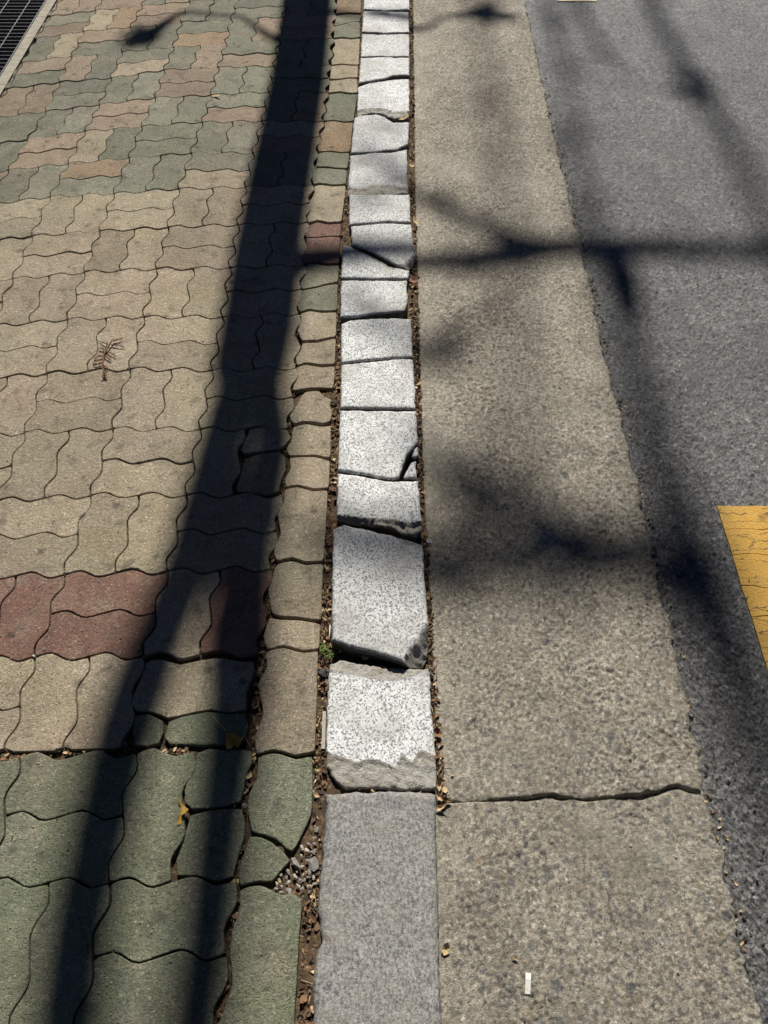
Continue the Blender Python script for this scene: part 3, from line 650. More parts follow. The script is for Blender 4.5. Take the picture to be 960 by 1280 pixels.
s = mesh_from('concrete_slab', [(gut_left(4.16), 4.16, Z_GUT), (gut_right(4.16), 4.16, Z_GUT), (gut_right(9.), 9, Z_GUT), (gut_left(9.), 9, Z_GUT)], [(0, 1, 2, 3)])
link('concrete_slab', s, M['gutter'], gutter)

# road: one far sheet, and on it the near surface with its stones
road = tag(link('road', mesh_from('road', [(.3, -3, Z_ROAD - .012), (9, -3, Z_ROAD - .012), (9, 120, Z_ROAD - .012), (.3, 120, Z_ROAD - .012)], [(0, 1, 2, 3)]), M['asphalt']), kind='structure')
rows = graded(-.25, 4.15, .0026, .62); nc = 250; u = np.linspace(0, 1, nc)
def view_right(Y): return (480 / FPX) * (Y * CT + (CAM_H) * ST) + .06
XR = np.maximum(view_right(rows), gut_right(rows) + .12)
X = (gut_right(rows) - .004)[:, None] + (XR - gut_right(rows))[:, None] * u[None]; Y = np.repeat(rows[:, None], nc, 1)
Z = .0016 * fbm(X, Y, 120, 91, 3) + .003 * fbm(X, Y, 4, 92, 2); colr = np.zeros(X.shape + (3,)) + .08; mask = np.zeros_like(X)
RPAL = [(.19, .19, .19), (.27, .27, .265), (.36, .355, .34), (.09, .09, .095), (.22, .22, .215), (.46, .44, .39), (.28, .285, .295), (.10, .10, .105)]
splat(X, Y, Z, colr, mask, 60000, .0016, .0055, .0010, .0032, RPAL, None, 97, .85)
Z -= .004 * np.clip(1 - (X - gut_right(Y)) / .02, 0, 1)
pl = pts([(897,633),(960,840)], Z_ROAD); pm = (Y < pl[0, 1] + .004) & (X > np.interp(Y, [pl[1, 1], pl[0, 1]], [pl[1, 0], pl[0, 0]]) - .004); Z = np.where(pm, np.minimum(Z * .4, .002), Z)
relief_sheet('road_surface', X, Y, Z + Z_ROAD, colr, mask, M['asphalt'], road)

# yellow marking in strips parted by its cracks
zm = Z_ROAD + .0045
lft = lambda y: np.interp(y, [633, 840, 900], [897, 960, 978])
crk = [633, 661, 692, 733.5, 770, 812, 862]
rg = random.Random(4)
def crack_line(y, k, up):
    out = []
    for i in range(13):
        f = i / 12; x = lft(y) + (1090 - lft(y)) * f
        yy = y + (rg.uniform(-.7, .7) if k == 0 else 5 * vnoise(np.array(f * 9.), np.array(k * 3.1), 1.0, 5) + 3 * vnoise(np.array(f * 21.), np.array(k * 5.3), 1.0, 6))
        g = 0 if k == 0 else (.55 if up else -.55) * (.3 + 1.2 * abs(float(vnoise(np.array(f * 5.), np.array(k * 1.7), 1.0, 8))) * 2)
        out.append((lft(yy) + (1090 - lft(yy)) * f + (rg.uniform(-.8, .8) if i == 0 else 0), yy + g))
    return out
for k in range(len(crk) - 1):
    a = crack_line(crk[k], k, True); b = crack_line(crk[k + 1], k + 1, False)
    V = [(*at(x, y, zm), zm + .0006 * rg.random()) for x, y in a] + [(*at(x, y, zm), zm + .0006 * rg.random()) for x, y in b]
    V += [(v[0], v[1], zm - .008) for v in V]; F = [(i, 13 + i, 14 + i, i + 1) for i in range(12)] + [(13 + i, 39 + i, 40 + i, 14 + i) for i in range(12)] + [(26 + i, i, i + 1, 27 + i) for i in range(12)] + [(0, 26, 39, 13)]
    o = link('road_marking', mesh_from('road_marking', V, F), M['yellow'], road)
P = [(*at(x, y, zm), zm) for x, y in ((697, 1), (746, 1), (742, -14), (694, -14))]
link('road_marking', mesh_from('road_marking', P + [(p[0], p[1], zm - .008) for p in P], [(0,1,2,3),(4,5,1,0),(5,6,2,1),(7,4,0,3)]), M['cream_paint'], road)['label'] = 'end of a cream painted line'

# ------------------------------------------------------------------ drain grate by the paving
def gp(s, w, z): p = GE1 + gd * s - gn * w; return (p[0], p[1], z)         # s along the frame, w to the left of its inner edge
grate = empty('drain_grate', gp(.5, .2, 0)); gl = Vector(grate.location)
tag(grate, 'steel drain grating of thin bars at the upper left corner of the paving', 'drain grate')
def gpart(name, mb, mat): 
    o = mb.build(name, mat); o.parent = grate; o.location = -gl; return o
S0, S1, GW = -.75, 2.2, .5
def gbox(mb, s0, s1, w0, w1, z0, z1):
    mb.add([gp(s0,w0,z0),gp(s1,w0,z0),gp(s1,w1,z0),gp(s0,w1,z0),gp(s0,w0,z1),gp(s1,w0,z1),gp(s1,w1,z1),gp(s0,w1,z1)],[(0,1,2,3),(7,6,5,4),(4,5,1,0),(5,6,2,1),(6,7,3,2),(7,4,0,3)])
for w0 in (.0, GW - .005):
    mb = MB(); gbox(mb, S0, S1, w0, w0 + .005, -.04, .004); gpart('frame_bar', mb, M['steel'])
nb = int((S1 - S0) / .033)
for k in range(nb):
    s0 = S0 + .01 + k * .033; mb = MB(); gbox(mb, s0, s0 + .0028, .0055, GW - .0055, -.032, .001); gpart('bearing_bar', mb, M['steel'])
for w in (.075, .17, .265, .36, .455):
    mb = MB(); n = int((S1 - S0) / .0165)
    mb.tube([gp(S0 + .006 + i * .0165, w, -.001) for i in range(n)], [.0036 if i % 2 == 0 else .0022 for i in range(n)], 6); gpart('cross_rod', mb, M['steel'])
mb = MB()
mb.add([gp(S0, -.004, -.041), gp(S1, -.004, -.041), gp(S1, -.004, -.5), gp(S0, -.004, -.5), gp(S0, GW, -.041), gp(S1, GW, -.041), gp(S1, GW, -.5), gp(S0, GW, -.5)], [(0,1,2,3),(7,6,5,4),(3,2,6,7),(0,3,7,4),(1,5,6,2)])
tag(mb.build('drain_channel', M['pit']), kind='structure')
mb = MB(); n = 60                                  # concrete edging between grating and paving
for k in range(n):
    sa, sb = S0 + (S1 + 3 - S0) * k / n, S0 + (S1 + 3 - S0) * (k + .985) / n
    if k % 6 == 0: sb -= .002
    mb.add([gp(sa,-.001,.002),gp(sb,-.001,.002),gp(sb,-EDGE_W+.003,.002),gp(sa,-EDGE_W+.003,.002),gp(sa,-.001,-.1),gp(sb,-.001,-.1),gp(sb,-EDGE_W+.003,-.1),gp(sa,-EDGE_W+.003,-.1)],[(3,2,1,0),(0,1,5,4),(2,3,7,6),(1,2,6,5),(3,0,4,7)])
mb.build('edging', M['edging'], side)

# ------------------------------------------------------------------ litter in the joints
lit = MB(); rg = random.Random(21)
def strip(nodes, per_m, z, big=1.0):
    P = [(at(x, y, z), at(x + w / 2, y, z)[0] - at(x, y, z)[0]) for x, y, w in nodes]
    for (a, ha), (b, hb) in zip(P[:-1], P[1:]):
        Ls = np.linalg.norm(b - a)
        for k in range(int(Ls * per_m * .8)):
            f = rg.random(); p = a + (b - a) * f; h = (ha + (hb - ha) * f) * 1.05; x = p[0] + rg.uniform(-h, h)
            if rg.random() < .75 * np.clip(float(vnoise(x * 0 + 3., p[1], 14, 44)) * 4 + .2, 0, 1): continue
            r = rg.random(); zz = z + rg.uniform(-.004, .006)
            if r < .76:
                Lf = rg.uniform(.004, .015) * big; lit.leaf((x, p[1], zz), Lf, Lf * rg.uniform(.25, .8), rg.uniform(0, 6.3), rg.uniform(-.7, .7), rg.uniform(-.7, .7), rg.uniform(-.2, .3), rg.choice([0, 0, 0, 1, 1, 2, 3, 3]))
            elif r < .92:
                Lf = rg.uniform(.008, .026); th = rg.gauss(1.57, .7); lit.tube([(x, p[1], zz), (x + Lf * math.cos(th), p[1] + Lf * math.sin(th), zz + rg.uniform(-.003, .004))], .0006, 4, rg.choice([0, 2, 2, 3]))
            else:
                s_ = rg.uniform(.0014, .0038); lit.rock((x, p[1], zz), s_, s_ * .8, s_ * .7, rg.uniform(0, 6), rg.choice([4, 4, 5, 3]), rg.randint(0, 9999))
A1 = [(381,1310,20),(384,1250,22),(387,1200,22),(387,1140,20),(392,1090,22),(397,1040,15),(399,985,18),(400,945,12),(401,900,10),(404,860,10),(406,820,16),(408,790,12),(409,740,12),(411,690,10),(414,640,10),(416,600,8),(418,540,8),(419,500,9),(422,440,6),(424,390,3)]
A2 = [(424,390,3),(427,330,5),(431,290,9),(434,250,6),(440,180,3),(447,110,3),(452,20,3)]
strip(A1, 1500, -.013); strip(A2, 500, -.013)
strip([(549,1010,4),(550,990,13),(547,940,9),(543,870,9),(540,830,10),(536,760,6),(533,700,6),(530,650,6),(526,600,7),(524,550,6),(522,480,7),(519,400,9),(517,340,11)], 1100, -.021)
strip([(517,340,11),(516,270,7),(515,200,7),(515,120,6),(514.5,60,5),(514,0,5)], 600, -.022)
strip([(272,1290,6),(284,1240,9),(290,1200,3),(292,1140,8),(299,1080,6),(305,1020,6),(312,975,13),(318,930,8),(325,895,16),(326,850,14),(333,800,9),(337,760,9),(339,720,7),(346,660,7),(354,600,5),(364,520,4),(370,440,3),(384,320,3),(404,150,3)], 600, -.013)
strip([(0,945,10),(1,947,10)], 100, -.01)
for (x0, y0, x1, y1) in ((40,941,160,935),(205,936,235,936),(285,935,305,934),(0,944,40,942)):
    for k in range(34):
        f = rg.random(); p = at(x0 + (x1 - x0) * f, y0 + (y1 - y0) * f + rg.uniform(0, 7), -.008); Lf = rg.uniform(.004, .013)
        lit.leaf((p[0], p[1], -.008 + rg.uniform(0, .004)), Lf, Lf * .5, rg.uniform(0, 6), rg.uniform(-.5, .5), rg.uniform(-.5, .5), .1, rg.choice([0, 0, 1, 2, 3]))
strip([(456,822,2),(470,826,60),(500,833,40)], 60, -.012); strip([(440,987,60),(500,989,60)], 300, -.012); strip([(420,650,6),(470,657,60),(525,672,10)], 160, -.012)
# bits lodged at random in the paving joints and along the road edge
for k in range(420):
    c0, r0 = rg.randint(-4, 1), rg.randint(-2, 6); a = node(c0, r0); b = node(c0 + 1, r0) if rg.random() < .5 else node(c0, r0 + 1)
    W_ = wave(a, b); p = W_[rg.randrange(len(W_))]; Lf = rg.uniform(.002, .006)
    lit.leaf((p[0], p[1], -.006), Lf, Lf * .6, rg.uniform(0, 6), rg.uniform(-.4, .4), rg.uniform(-.4, .4), .1, rg.choice([0, 1, 2, 3, 0]))
for k in range(300):
    y = rg.uniform(.1, 3.2); x = float(gut_right(y)) + rg.uniform(-.006, .014); Lf = rg.uniform(.004, .012)
    if rg.random() < .6: lit.leaf((x, y, Z_ROAD + .002), Lf, Lf * .4, rg.uniform(0, 6), rg.uniform(-.4, .4), rg.uniform(-.4, .4), .15, rg.choice([0, 1, 2, 3, 3]))
    else: lit.rock((x, y, Z_ROAD + .001), Lf * .4, Lf * .3, Lf * .3, rg.uniform(0, 6), rg.choice([4, 3, 4, 5]), k)
tag(lit.build('leaf_litter', LITTER), 'brown leaf crumbs and grit packed into the open joints', 'leaf litter', kind='stuff')
grit = MB()
for k in range(900):
    x, y = rg.uniform(0, 960), 1280 - 1150 * rg.random() ** 1.1
    z = 0.001 if x < 400 else (Z_GUT + .001 if x > 560 else None)
    if z is None: continue
    p = at(x, y, z); s_ = rg.uniform(.0007, .0018) * (1.6 if rg.random() < .06 else 1)
    grit.rock((p[0], p[1], z + s_ * .4), s_, s_ * .8, s_ * .7, rg.uniform(0, 6), rg.choice([0, 1, 1, 2, 2, 3]), k)
for k in range(46):
    x, y = rg.uniform(0, 900), 1280 - 1100 * rg.random(); z = 0.002 if x < 400 else (Z_GUT + .003 if 560 < x < 900 - (1280 - y) * .22 else None)
    if z is None: continue
    p = at(x, y, z); Lf = rg.uniform(.004, .010); grit.leaf((p[0], p[1], z), Lf, Lf * rg.uniform(.2, .6), rg.uniform(0, 6), rg.uniform(-.2, .2), rg.uniform(-.2, .2), .2, rg.choice([2, 3, 3]))
tag(grit.build('grit', [M['grey_stone'], M['pale_stone'], M['buff_stone'], M['brown_leaf']]), 'fine sand grains scattered over paving and gutter', 'grit', kind='stuff')

# ------------------------------------------------------------------ loose things
def loose(name, mb, mats, label, cat, px, z=0., group=None):
    p = at(*px, z); o = mb.build(name, mats, None, (p[0], p[1], z)); return tag(o, label, cat, group)
# dry sprig
sp = empty('dry_sprig', (*at(130, 450), .003)); tag(sp, 'dry brown conifer sprig lying on the tan paving', 'sprig')
spl = Vector(sp.location)
def spart(name, mb, mat): o = mb.build(name, mat); o.parent = sp; o.location = -spl
q = lambda x, y, z=.004: (*at(x, y), z)
mb = MB(); mb.tube([q(144,426,.012), q(140,432,.012), q(134,440,.009), q(130,447,.006), q(129,455,.004), q(130,463,.004), q(132,475,.005)], [.0014,.0020,.0024,.0026,.0024,.0021,.0018], 6); spart('stem', mb, M['twig'])
rr = random.Random(5)
def spray(a, b, z0, z1, m, nn=9, ln=.012, bend=.5):
    mb = MB(); A, B = at(*a), at(*b); d = (B - A) / np.linalg.norm(B - A); N_ = np.array([-d[1], d[0]])
    mb.tube([(*A, z0), (*((A + B) / 2), (z0 + z1) / 2 + .003), (*B, z1)], [.0016, .0013, .0008], 5)
    for k in range(nn):
        f = .15 + .8 * k / nn; p = A + (B - A) * f; z = z0 + (z1 - z0) * f + .002
        for sgn in (-1, 1):
            if rr.random() < .3: continue
            e = p + N_ * sgn * ln * rr.uniform(.5, 1.1) + d * ln * rr.uniform(.1, .8); mb.tube([(*p, z), (*((p + e) / 2), z + .002), (*e, z + rr.uniform(-.002, .004))], [.0008, .0011, .0004], 4)
    spart('spray', mb, m)
for a, b, m, nn, ln in (((138,434),(124,428),'twig',6,.007),((134,440),(122,437),'rust_leaf',6,.007),((130,447),(118,450),'twig',6,.006),((129,452),(116,455),'twig',7,.006),((129,456),(117,459),'twig',6,.006),
                        ((134,441),(146,448),'twig',7,.006),((142,429),(155,425),'twig',5,.005),((140,433),(157,436),'twig',5,.005),((131,447),(140,453),'twig',5,.005),((130,458),(136,463),'twig',4,.005),((131,468),(129,474),'rust_leaf',5,.005),((131,468),(135,474),'rust_leaf',5,.005)):
    spray(a, b, .006, .005, M[m], nn, ln)
# ginkgo leaves
def fan_leaf(name, base, tips, stalk, label, z, mat):
    mb = MB(); B = at(*base); n = len(tips); V = [(*B, z)]
    for k, t_ in enumerate(tips): V.append((*at(*t_), z + .006 * math.sin(k * 1.7 + .4) + .004))
    mids = [(np.array(V[0]) * .5 + np.array(v) * .5 + np.array([0, 0, .004 * math.cos(i * 2.1)])) for i, v in enumerate(V[1:])]
    V += mids; F = []
    for k in range(n - 1): F += [(1 + k, 2 + k, 1 + n + k + 1, 1 + n + k), (0, 1 + n + k, 1 + n + k + 1)]
    V2 = V + [(v[0], v[1], v[2] - .0006) for v in V]; m_ = len(V); F2 = F + [tuple(i + m_ for i in f[::-1]) for f in F]
    root = empty(name, (*B, z)); rl = Vector(root.location)
    mb.add(V2, F2, 0, True); o = mb.build('blade', mat); o.parent = root; o.location = -rl
    if stalk:
        s2 = MB(); s2.tube([(*at(*p_), z + .003 + .004 * i) for i, p_ in enumerate(stalk)], .0008, 5); o = s2.build('stalk', M['straw']); o.parent = root; o.location = -rl
    return tag(root, label, 'leaf')
fan_leaf('ginkgo_leaf', (283,915), [(305,924),(302,930),(298,935),(292,932),(290,938),(285,939),(282,932)], [(283,915),(276,907),(267,898)], 'yellow-brown ginkgo leaf with a long stalk in the trunk shadow', .002, M['gold_leaf'])
fan_leaf('ginkgo_leaf', (227,1010), [(222,998),(226,1001),(230,1007),(236,1012),(233,1018),(228,1021),(230,1028),(223,1032),(223,1025)], None, 'crumpled golden leaf stuck in a joint of the green paving', .001, M['gold_leaf'])
def flake(name, px, L_, W_, rot, mat, label, z=0., curl=.25, tilt=.3, cat='leaf'):
    mb = MB(); p = at(*px, z); mb.leaf((p[0], p[1], z + .003), L_, W_, rot, tilt, .15, curl); o = loose(name, mb, M[mat], label, cat, px, z); return o
flake('dry_leaf', (320,880), .026, .016, 1.4, 'rust_leaf', 'reddish-brown leaf wedged in the wide joint beside the edge stones', -.010)
flake('dry_leaf', (547,918), .022, .014, 1.9, 'rust_leaf', 'curled orange-brown leaf beside the rough end of the kerb stone', Z_GUT, .5)
flake('dry_leaf', (557,1187), .020, .014, 1.2, 'straw', 'folded tan leaf scrap against the grey kerb stone', Z_GUT, .3, .5)
flake('dry_leaf', (505,149), .040, .016, .3, 'straw', 'pale leaf bridging the gap of the far kerb stones', zk - .004, .12)
flake('dry_leaf', (515,208), .022, .018, 1.3, 'straw', 'small pale leaf in the far kerb gutter gap', Z_GUT + .004, .2)
flake('dry_leaf', (519,278), .034, .014, 1.9, 'straw', 'slim pale leaf leaning in the gap beside a kerb stone', Z_GUT + .006, .2)
flake('dry_leaf', (643,1198), .016, .003, 2.6, 'straw', 'thin straw sliver on the gutter above the white scrap', Z_GUT)
flake('dry_leaf', (270,121), .045, .012, -.5, 'straw', 'straw-coloured leaf sliver on the far paving', 0.002, .05)
flake('dry_leaf', (537,812), .028, .008, 1.1, 'brown_leaf', 'brown husk beside the chipped kerb corner', Z_GUT, .3)
flake('dry_leaf', (517,352), .030, .026, .6, 'rust_leaf', 'brown leaf lying below the dark kerb gap', Z_GUT + .003, .3)
for k, (x, y, r_) in enumerate(((548,996,2.2),(555,1004,1.2),(551,1010,.4),(557,1001,2.9),(549,982,1.5))):
    flake('dry_leaf', (x, y), .024, .009, r_, ['straw', 'rust_leaf', 'straw', 'brown_leaf', 'straw'][k], ['straw leaf shred in the heap at the gutter joint, nearest the kerb', 'rust-brown leaf shred in the heap at the gutter joint', 'lowest straw leaf shred in the heap at the gutter joint', 'brown leaf shred in the heap where the gutter joint begins', 'straw leaf shred just above the heap at the gutter joint'][k], Z_GUT + .002, .35, .6)['group'] = 'dry leaf shreds at the gutter joint'
mb = MB(); z = Z_GUT                               # white scrap
P = [at(656.5,1216,z), at(663,1216.5,z), at(662.5,1243,z), at(656,1242.5,z)]
V = [(*(P[0] + (P[3] - P[0]) * f), z + .004 + .002 * math.sin(f * 5)) for f in (0, .3, .6, 1)] + [(*(P[1] + (P[2] - P[1]) * f), z + .0055 + .002 * math.sin(f * 5)) for f in (0, .3, .6, 1)]
V += [(v[0], v[1], v[2] - .0025) for v in V]
mb.add(V, [(k, k + 1, k + 5, k + 4) for k in range(3)] + [(k + 12, k + 13, k + 9, k + 8) for k in range(3)] + [(k + 8, k + 9, k + 1, k) for k in range(3)] + [(k + 4, k + 5, k + 13, k + 12) for k in range(3)] + [(0, 4, 12, 8), (3, 11, 15, 7)])
o = loose('paper_scrap', mb, M['white_scrap'], 'small white rectangular scrap lying on the near gutter', 'scrap', (659,1230), Z_GUT)
mb = MB(); p = at(536, 677, Z_GUT + .004); mb.tube([(p[0] + .0042 * math.cos(a_), p[1] + .0042 * math.sin(a_), Z_GUT + .006) for a_ in np.linspace(0, 2 * math.pi, 15)], .0018, 6)
loose('seed_ring', mb, M['white_scrap'], 'tiny cream ring beside the kerb joint', 'ring', (536,677), Z_GUT)
mb = MB(); A_, B_ = at(405.5,889,-.004), at(404,936,-.004); nrm = np.array([.0034, 0])
mb.add([(*(A_ - nrm), -.004), (*(A_ + nrm), -.004), (*(B_ + nrm), -.003), (*(B_ - nrm), -.003), (*(A_ - nrm), -.010), (*(A_ + nrm), -.010), (*(B_ + nrm), -.009), (*(B_ - nrm), -.009)], [(3,2,1,0),(4,5,6,7),(0,1,5,4),(1,2,6,5),(2,3,7,6),(3,0,4,7)])
loose('wood_splinter', mb, M['pale_stone'], 'pale flat splinter standing in the joint beside the kerb', 'splinter', (404,912), -.004)
mb = MB(); p = at(412, 789, -.004); mb.tube([(*at(412.5,781), -.002), (*at(411.5,799), -.004)], .0012, 5); loose('wood_splinter', mb, M['white_scrap'], 'thin white splinter upright below the yellow pebble', 'splinter', (412,789))
wd = MB(); rw = random.Random(3)
for k in range(46):
    x, y = (rw.gauss(415, 4), rw.gauss(818, 3.5)) if k < 30 else (rw.gauss(403, 2), rw.gauss(813, 5)); p = at(x, y, -.006); wd.leaf((p[0], p[1], -.004 + rw.uniform(0, .012)), rw.uniform(.004, .009), rw.uniform(.002, .0045), rw.uniform(0, 6.3), rw.uniform(-.8, .8), rw.uniform(-.8, .8), .2)
loose('weed', wd, M['weed'], 'tiny green weed sprouting at the kerb joint', 'weed', (413,818), -.006)
def pebble(px, r, mat, label, z=-.006, group=None, seed=1, flat=.7, ar=.75):
    mb = MB(); p = at(*px, z); mb.rock((p[0], p[1], z + r * .3), r, r * ar, r * flat, seed * 1.3, 0, seed, .42); return loose('pebble', mb, M[mat], label, 'pebble', px, z, group)
pebble((409,765), .0075, 'buff_stone', 'yellowish pebble in the joint left of the kerb', seed=4, ar=.6)
pebble((404,840), .0115, 'dark_stone', 'dark grey pebble in the joint below the weed', seed=8)
pebble((457,822), .0085, 'buff_stone', 'buff pebble caught under the tilted kerb stone', -.008, seed=12)
pebble((774,503), .0075, 'dark_stone', 'dark pebble on the gutter edge by the asphalt', Z_GUT, seed=5)
pebble((728,305), .009, 'pale_stone', 'pale pebble at the gutter edge in the branch shadow', Z_ROAD, seed=16, ar=.5)
pebble((43,820), .0035, 'white_scrap', 'tiny white pebble between maroon and tan paving', -.001, seed=2)
pebble((156,932), .0085, 'dark_stone', 'grey pebble where tan paving meets green paving', -.006, seed=31)
pebble((306,1008), .0055, 'grey_stone', 'small round pebble in the joint beside snapped green paving', -.004, seed=33)
pebble((55,467), .0055, 'white_scrap', 'flat white chip on a joint crossing of tan paving', -.002, seed=40, ar=.4)
rc = random.Random(9); done = []
for k in range(900):
    x, y = rc.uniform(338, 398), rc.uniform(1030, 1116); 
    if x < 366 - (y - 1075) * .75 or x < 345 or x > 397 - (y - 1030) * .04 or (y < 1064 and x < 384 - (y - 1030) * .3): continue
    r_ = rc.choice([.004, .005, .006, .008, .010, .012])
    if any((x - a)**2 + (y - b)**2 < ((r_ + c_) * 600) ** 2 for a, b, c_ in done): continue
    done.append((x, y, r_))
    pebble((x, y), r_, rc.choice(['grey_stone', 'pale_stone', 'pale_stone', 'grey_stone']), 'angular stone chip in the broken corner of green paving', -.010 + rc.uniform(0, .004), 'stone chips in the broken paving corner', k, .42, rc.uniform(.45, .8)).name = 'stone_chip'

# ------------------------------------------------------------------ street trees beyond the frame, whose shadows cross the picture
def cast(x, y, yp, z=0.):
    """the point in the upright plane Y = yp whose sun shadow falls on pixel x, y"""
    g_ = at(x, y, z); s_ = (yp - g_[1]) / SUNV[1]; return Vector((g_[0] + SUNV[0] * s_, yp, z + SUNV[2] * s_))
def jit(P, a, seed):
    r_ = random.Random(seed); return [p + Vector((r_.gauss(0, a), r_.gauss(0, a), r_.gauss(0, a))) for p in P]
YA = 7.0
def tree(name, base, label):
    o = empty(name, base); return tag(o, label, 'tree')
def tpart(root, name, mb, mat): o = mb.build(name, mat); o.parent = root; o.location = -Vector(root.location); return o
tA = tree('street_tree', (-.33, YA, 0), 'bare forked street tree ahead, casting the broad trunk shadow on the paving')
def limb(root, pix, rad, yp, name='branch', z=0., n=10, pre=None):
    mb = MB(); P = [cast(x, y, yp if not hasattr(yp, '__len__') else yp[i], z) for i, (x, y) in enumerate(pix)]
    if pre: P = pre + P
    mb.tube(P, rad, n); tpart(root, name, mb, M['bark'])
# trunk
P = [Vector((-.325, YA, -.1)), Vector((-.33, YA, .5)), Vector((-.335, YA, 1.3))] + [cast(x, y, YA) for x, y in ((384,0),(372,100),(354,200),(336,300),(323,400),(312,460))]
mb = MB(); mb.tube(P, [.18, .14, .12, .112, .112, .114, .114, .116, .110, .104], 14); tpart(tA, 'trunk', mb, M['bark'])
limb(tA, [(312,440),(292,500),(278,550),(253,640),(236,705),(201,790),(174,860),(150,930),(135,1000),(117,1080),(101,1150),(87,1250),(74,1400)], [0.085,0.063,0.0655,0.066,0.066,0.065,0.072,0.069,0.068,0.065,0.064,0.064,0.062], YA)
limb(tA, [(326,440),(334,500),(341,550),(322,640),(308,705),(299,790),(296,870),(285,950),(272,1050),(262,1150),(248,1250),(234,1400)], [0.07,0.053,0.057,0.064,0.068,0.08,0.073,0.064,0.061,0.059,0.057,0.055], [YA, YA+.05, YA+.1, YA+.15, YA+.2, YA+.3, YA+.4, YA+.5, YA+.6, YA+.7, YA+.8, YA+.9])
limb(tA, [(345,345),(430,330),(520,328),(600,324),(650,316),(700,310),(770,306),(860,307),(960,310),(1100,300)], [.06,.040,.034,.038,.050,.042,.046,.036,.032,.026], [YA,YA+.8,YA+1.5,YA+2,YA+2.3,YA+2.6,YA+3,YA+3.4,YA+3.8,YA+4.2], z=Z_GUT)
limb(tA, [(690,310),(640,298),(590,276),(545,256),(510,238),(470,214),(440,205)], [.04,.034,.028,.030,.022,.022,.010], [YA+2.6,YA+2.9,YA+3.2,YA+3.5,YA+3.8,YA+4,YA+4.2], z=Z_GUT)
limb(tA, [(765,306),(775,325),(787,352),(798,392)], [.04,.046,.042,.018], [YA+3,YA+2.7,YA+2.5,YA+2.3], z=Z_GUT)
limb(tA, [(690,312),(650,330),(600,390),(575,418),(550,436),(525,450),(490,435),(440,410)], [.012,.006,.010,.030,.036,.028,.024,.020], YA + 4, z=Z_GUT)
limb(tA, [(372,70),(300,20),(225,15),(190,42),(160,46)], [.03,.010,.014,.040,.016], YA + .6)
limb(tA, [(395,10),(450,20),(480,22),(530,28),(560,10),(610,9),(650,12)], [.03,.010,.030,.020,.008,.034,.014], YA + 1.6)
def shadow_clump(root, x, y, yp, z, rad, n, seed):
    """unseen leaf bunch added to cast a soft dark blob at pixel x, y"""
    c0 = cast(x, y, yp, z); r_ = random.Random(seed); mb = MB()
    for k in range(n):
        v = Vector((r_.gauss(0, 1), r_.gauss(0, 1), r_.gauss(0, 1))); v = v.normalized() * r_.random() ** .5
        p = c0 + Vector((v.x * rad[0], v.y * rad[1], v.z * rad[2])); mb.leaf(p, .06, .045, r_.uniform(0, 6.3), r_.uniform(-1.2, 1.2), r_.uniform(-1.2, 1.2), .1)
    tpart(root, 'shadow_leaves', mb, M['shadow_leaves'])
shadow_clump(tA, 176, 44, YA + 1.5, 0, (.09, .1, .06), 34, 1)  # leaf bunches added out of view for their blurred shadow blobs
shadow_clump(tA, 610, 9, YA + 3.5, 0, (.10, .1, .05), 26, 2)
shadow_clump(tA, 560, 430, YA + 4, 0, (.05, .1, .05), 16, 3)
shadow_clump(tA, 640, 313, YA + 3, 0, (.14, .1, .04), 10, 4)
tB = tree('street_tree', (.75, 14.0, 0), 'tall slender street tree far ahead, casting the soft band along the asphalt edge')
YB = 14.0
P = [Vector((.72, YB, -.1)), Vector((.72, YB, 5)), Vector((.72, YB, 9))] + [cast(x, y, YB, Z_ROAD) for x, y in ((672,-60),(700,60),(722,200),(752,340),(790,460),(826,580),(866,700),(905,800),(940,900),(990,1050))]
mb = MB(); mb.tube(P, [.17, .14, .10, .018, .017, .021, .029, .040, .050, .080, .076, .055, .03], 12); tpart(tB, 'trunk', mb, M['bark'])
limb(tB, [(870,720),(800,700),(740,692),(680,692),(620,702),(560,714),(500,720),(420,690),(380,660)], [.07,.055,.062,.050,.048,.05,.045,.04,.03], YB - 2, z=Z_GUT)
limb(tB, [(770,698),(710,668),(660,632),(610,604),(560,575),(500,560)], [.05,.040,.038,.036,.032,.02], YB - 2.5, z=Z_GUT)
limb(tB, [(790,-60),(825,30),(868,105),(905,160),(945,240),(985,340)], [.034,.034,.038,.036,.032,.02], YB + 1, z=Z_ROAD)
limb(tB, [(700,-60),(730,20),(755,70),(800,100)], [.03,.025,.02,.01], YB, z=Z_ROAD)
shadow_clump(tB, 866, 106, YB - 2, Z_ROAD, (.11, .12, .05), 34, 6)
shadow_clump(tB, 870, 735, YB - 2, Z_ROAD, (.10, .12, .14), 40, 7)
shadow_clump(tB, 735, 690, YB - 3, Z_GUT, (.16, .12, .07), 18, 8)
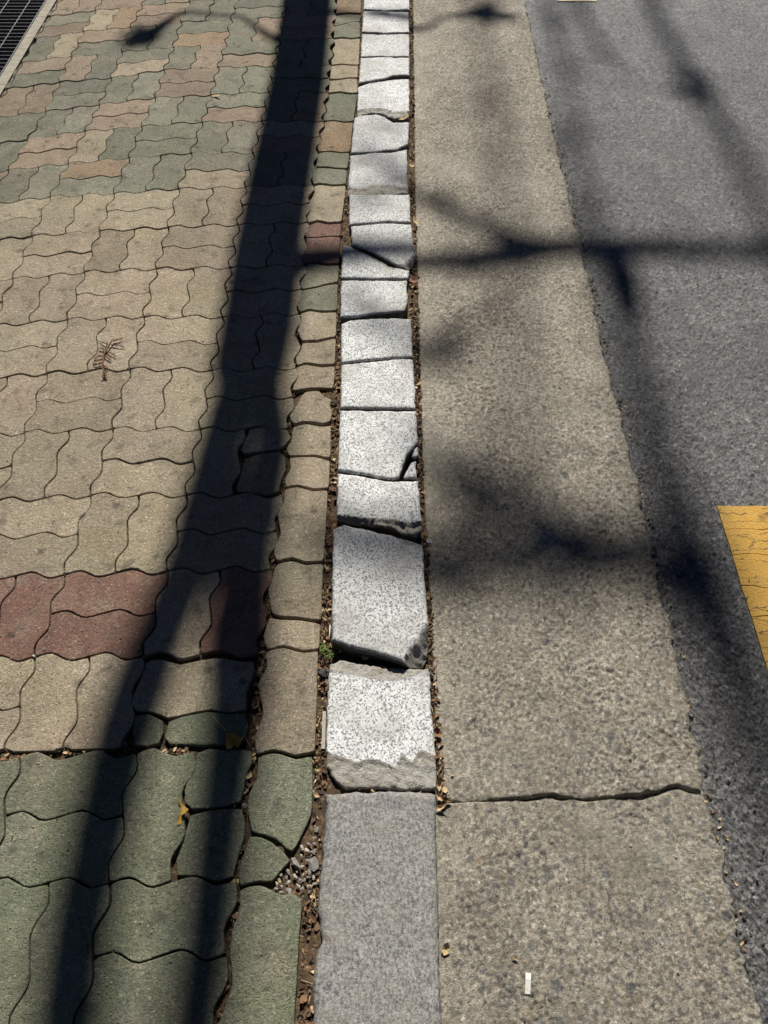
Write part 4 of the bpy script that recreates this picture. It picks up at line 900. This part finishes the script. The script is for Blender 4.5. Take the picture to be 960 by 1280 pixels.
def twigs(root, line, n, rlo, rhi, yp, z, spread, seed, up=0):
    r_ = random.Random(seed); mb = MB()
    for k in range(n):
        i = r_.randrange(len(line) - 1); f = r_.random(); x = line[i][0] + (line[i+1][0] - line[i][0]) * f; y = line[i][1] + (line[i+1][1] - line[i][1]) * f
        a_ = r_.uniform(0, 6.3); l_ = spread * r_.uniform(.5, 1.2); rad = r_.uniform(rlo, rhi); yq = yp + r_.uniform(-.6, .6)
        P = [cast(x, y, yp, z), cast(x + l_ * .55 * math.cos(a_), y + l_ * .35 * math.sin(a_), (yp + yq) / 2, z), cast(x + l_ * math.cos(a_ + .3), y + l_ * .7 * math.sin(a_ + .3), yq, z)]
        mb.tube(P, [rad, rad * .8, rad * .4], 5)
    tpart(root, 'twigs', mb, M['bark'])['kind'] = 'stuff'
twigs(tB, [(870,720),(740,692),(620,702),(500,720),(400,680)], 44, .010, .022, YB - 2, Z_GUT, 110, 5)
twigs(tB, [(770,698),(660,632),(560,575)], 22, .009, .018, YB - 3, Z_GUT, 100, 6)
twigs(tB, [(600,20),(640,200),(640,400)], 14, .008, .014, YB + 2, Z_GUT, 80, 7)
twigs(tB, [(700,40),(760,380),(820,560)], 26, .008, .018, YB, Z_ROAD, 80, 8)
twigs(tA, [(520,240),(640,300),(560,330),(760,306),(960,310)], 26, .005, .010, YA + 2.6, Z_GUT, 60, 9)
twigs(tA, [(560,430),(480,415),(430,330),(470,215),(480,25),(600,10)], 26, .005, .011, YA + 3, Z_GUT, 50, 10)
limb(tB, [(585,-40),(612,100),(634,260),(645,420),(655,580),(650,690)], [.02,.02,.022,.024,.026,.03], YB + 3, z=Z_GUT)  # extra unseen stem added to cast a faint soft streak down the gutter
# sheets without set stones carry an empty stone layer
for me in bpy.data.meshes:
    if any(m in (M['gutter'], M['asphalt']) for m in me.materials) and 'stone' not in me.attributes:
        a = me.color_attributes.new('stone', 'FLOAT_COLOR', 'POINT'); a.data.foreach_set('color', np.zeros(len(me.vertices) * 4, np.float32))
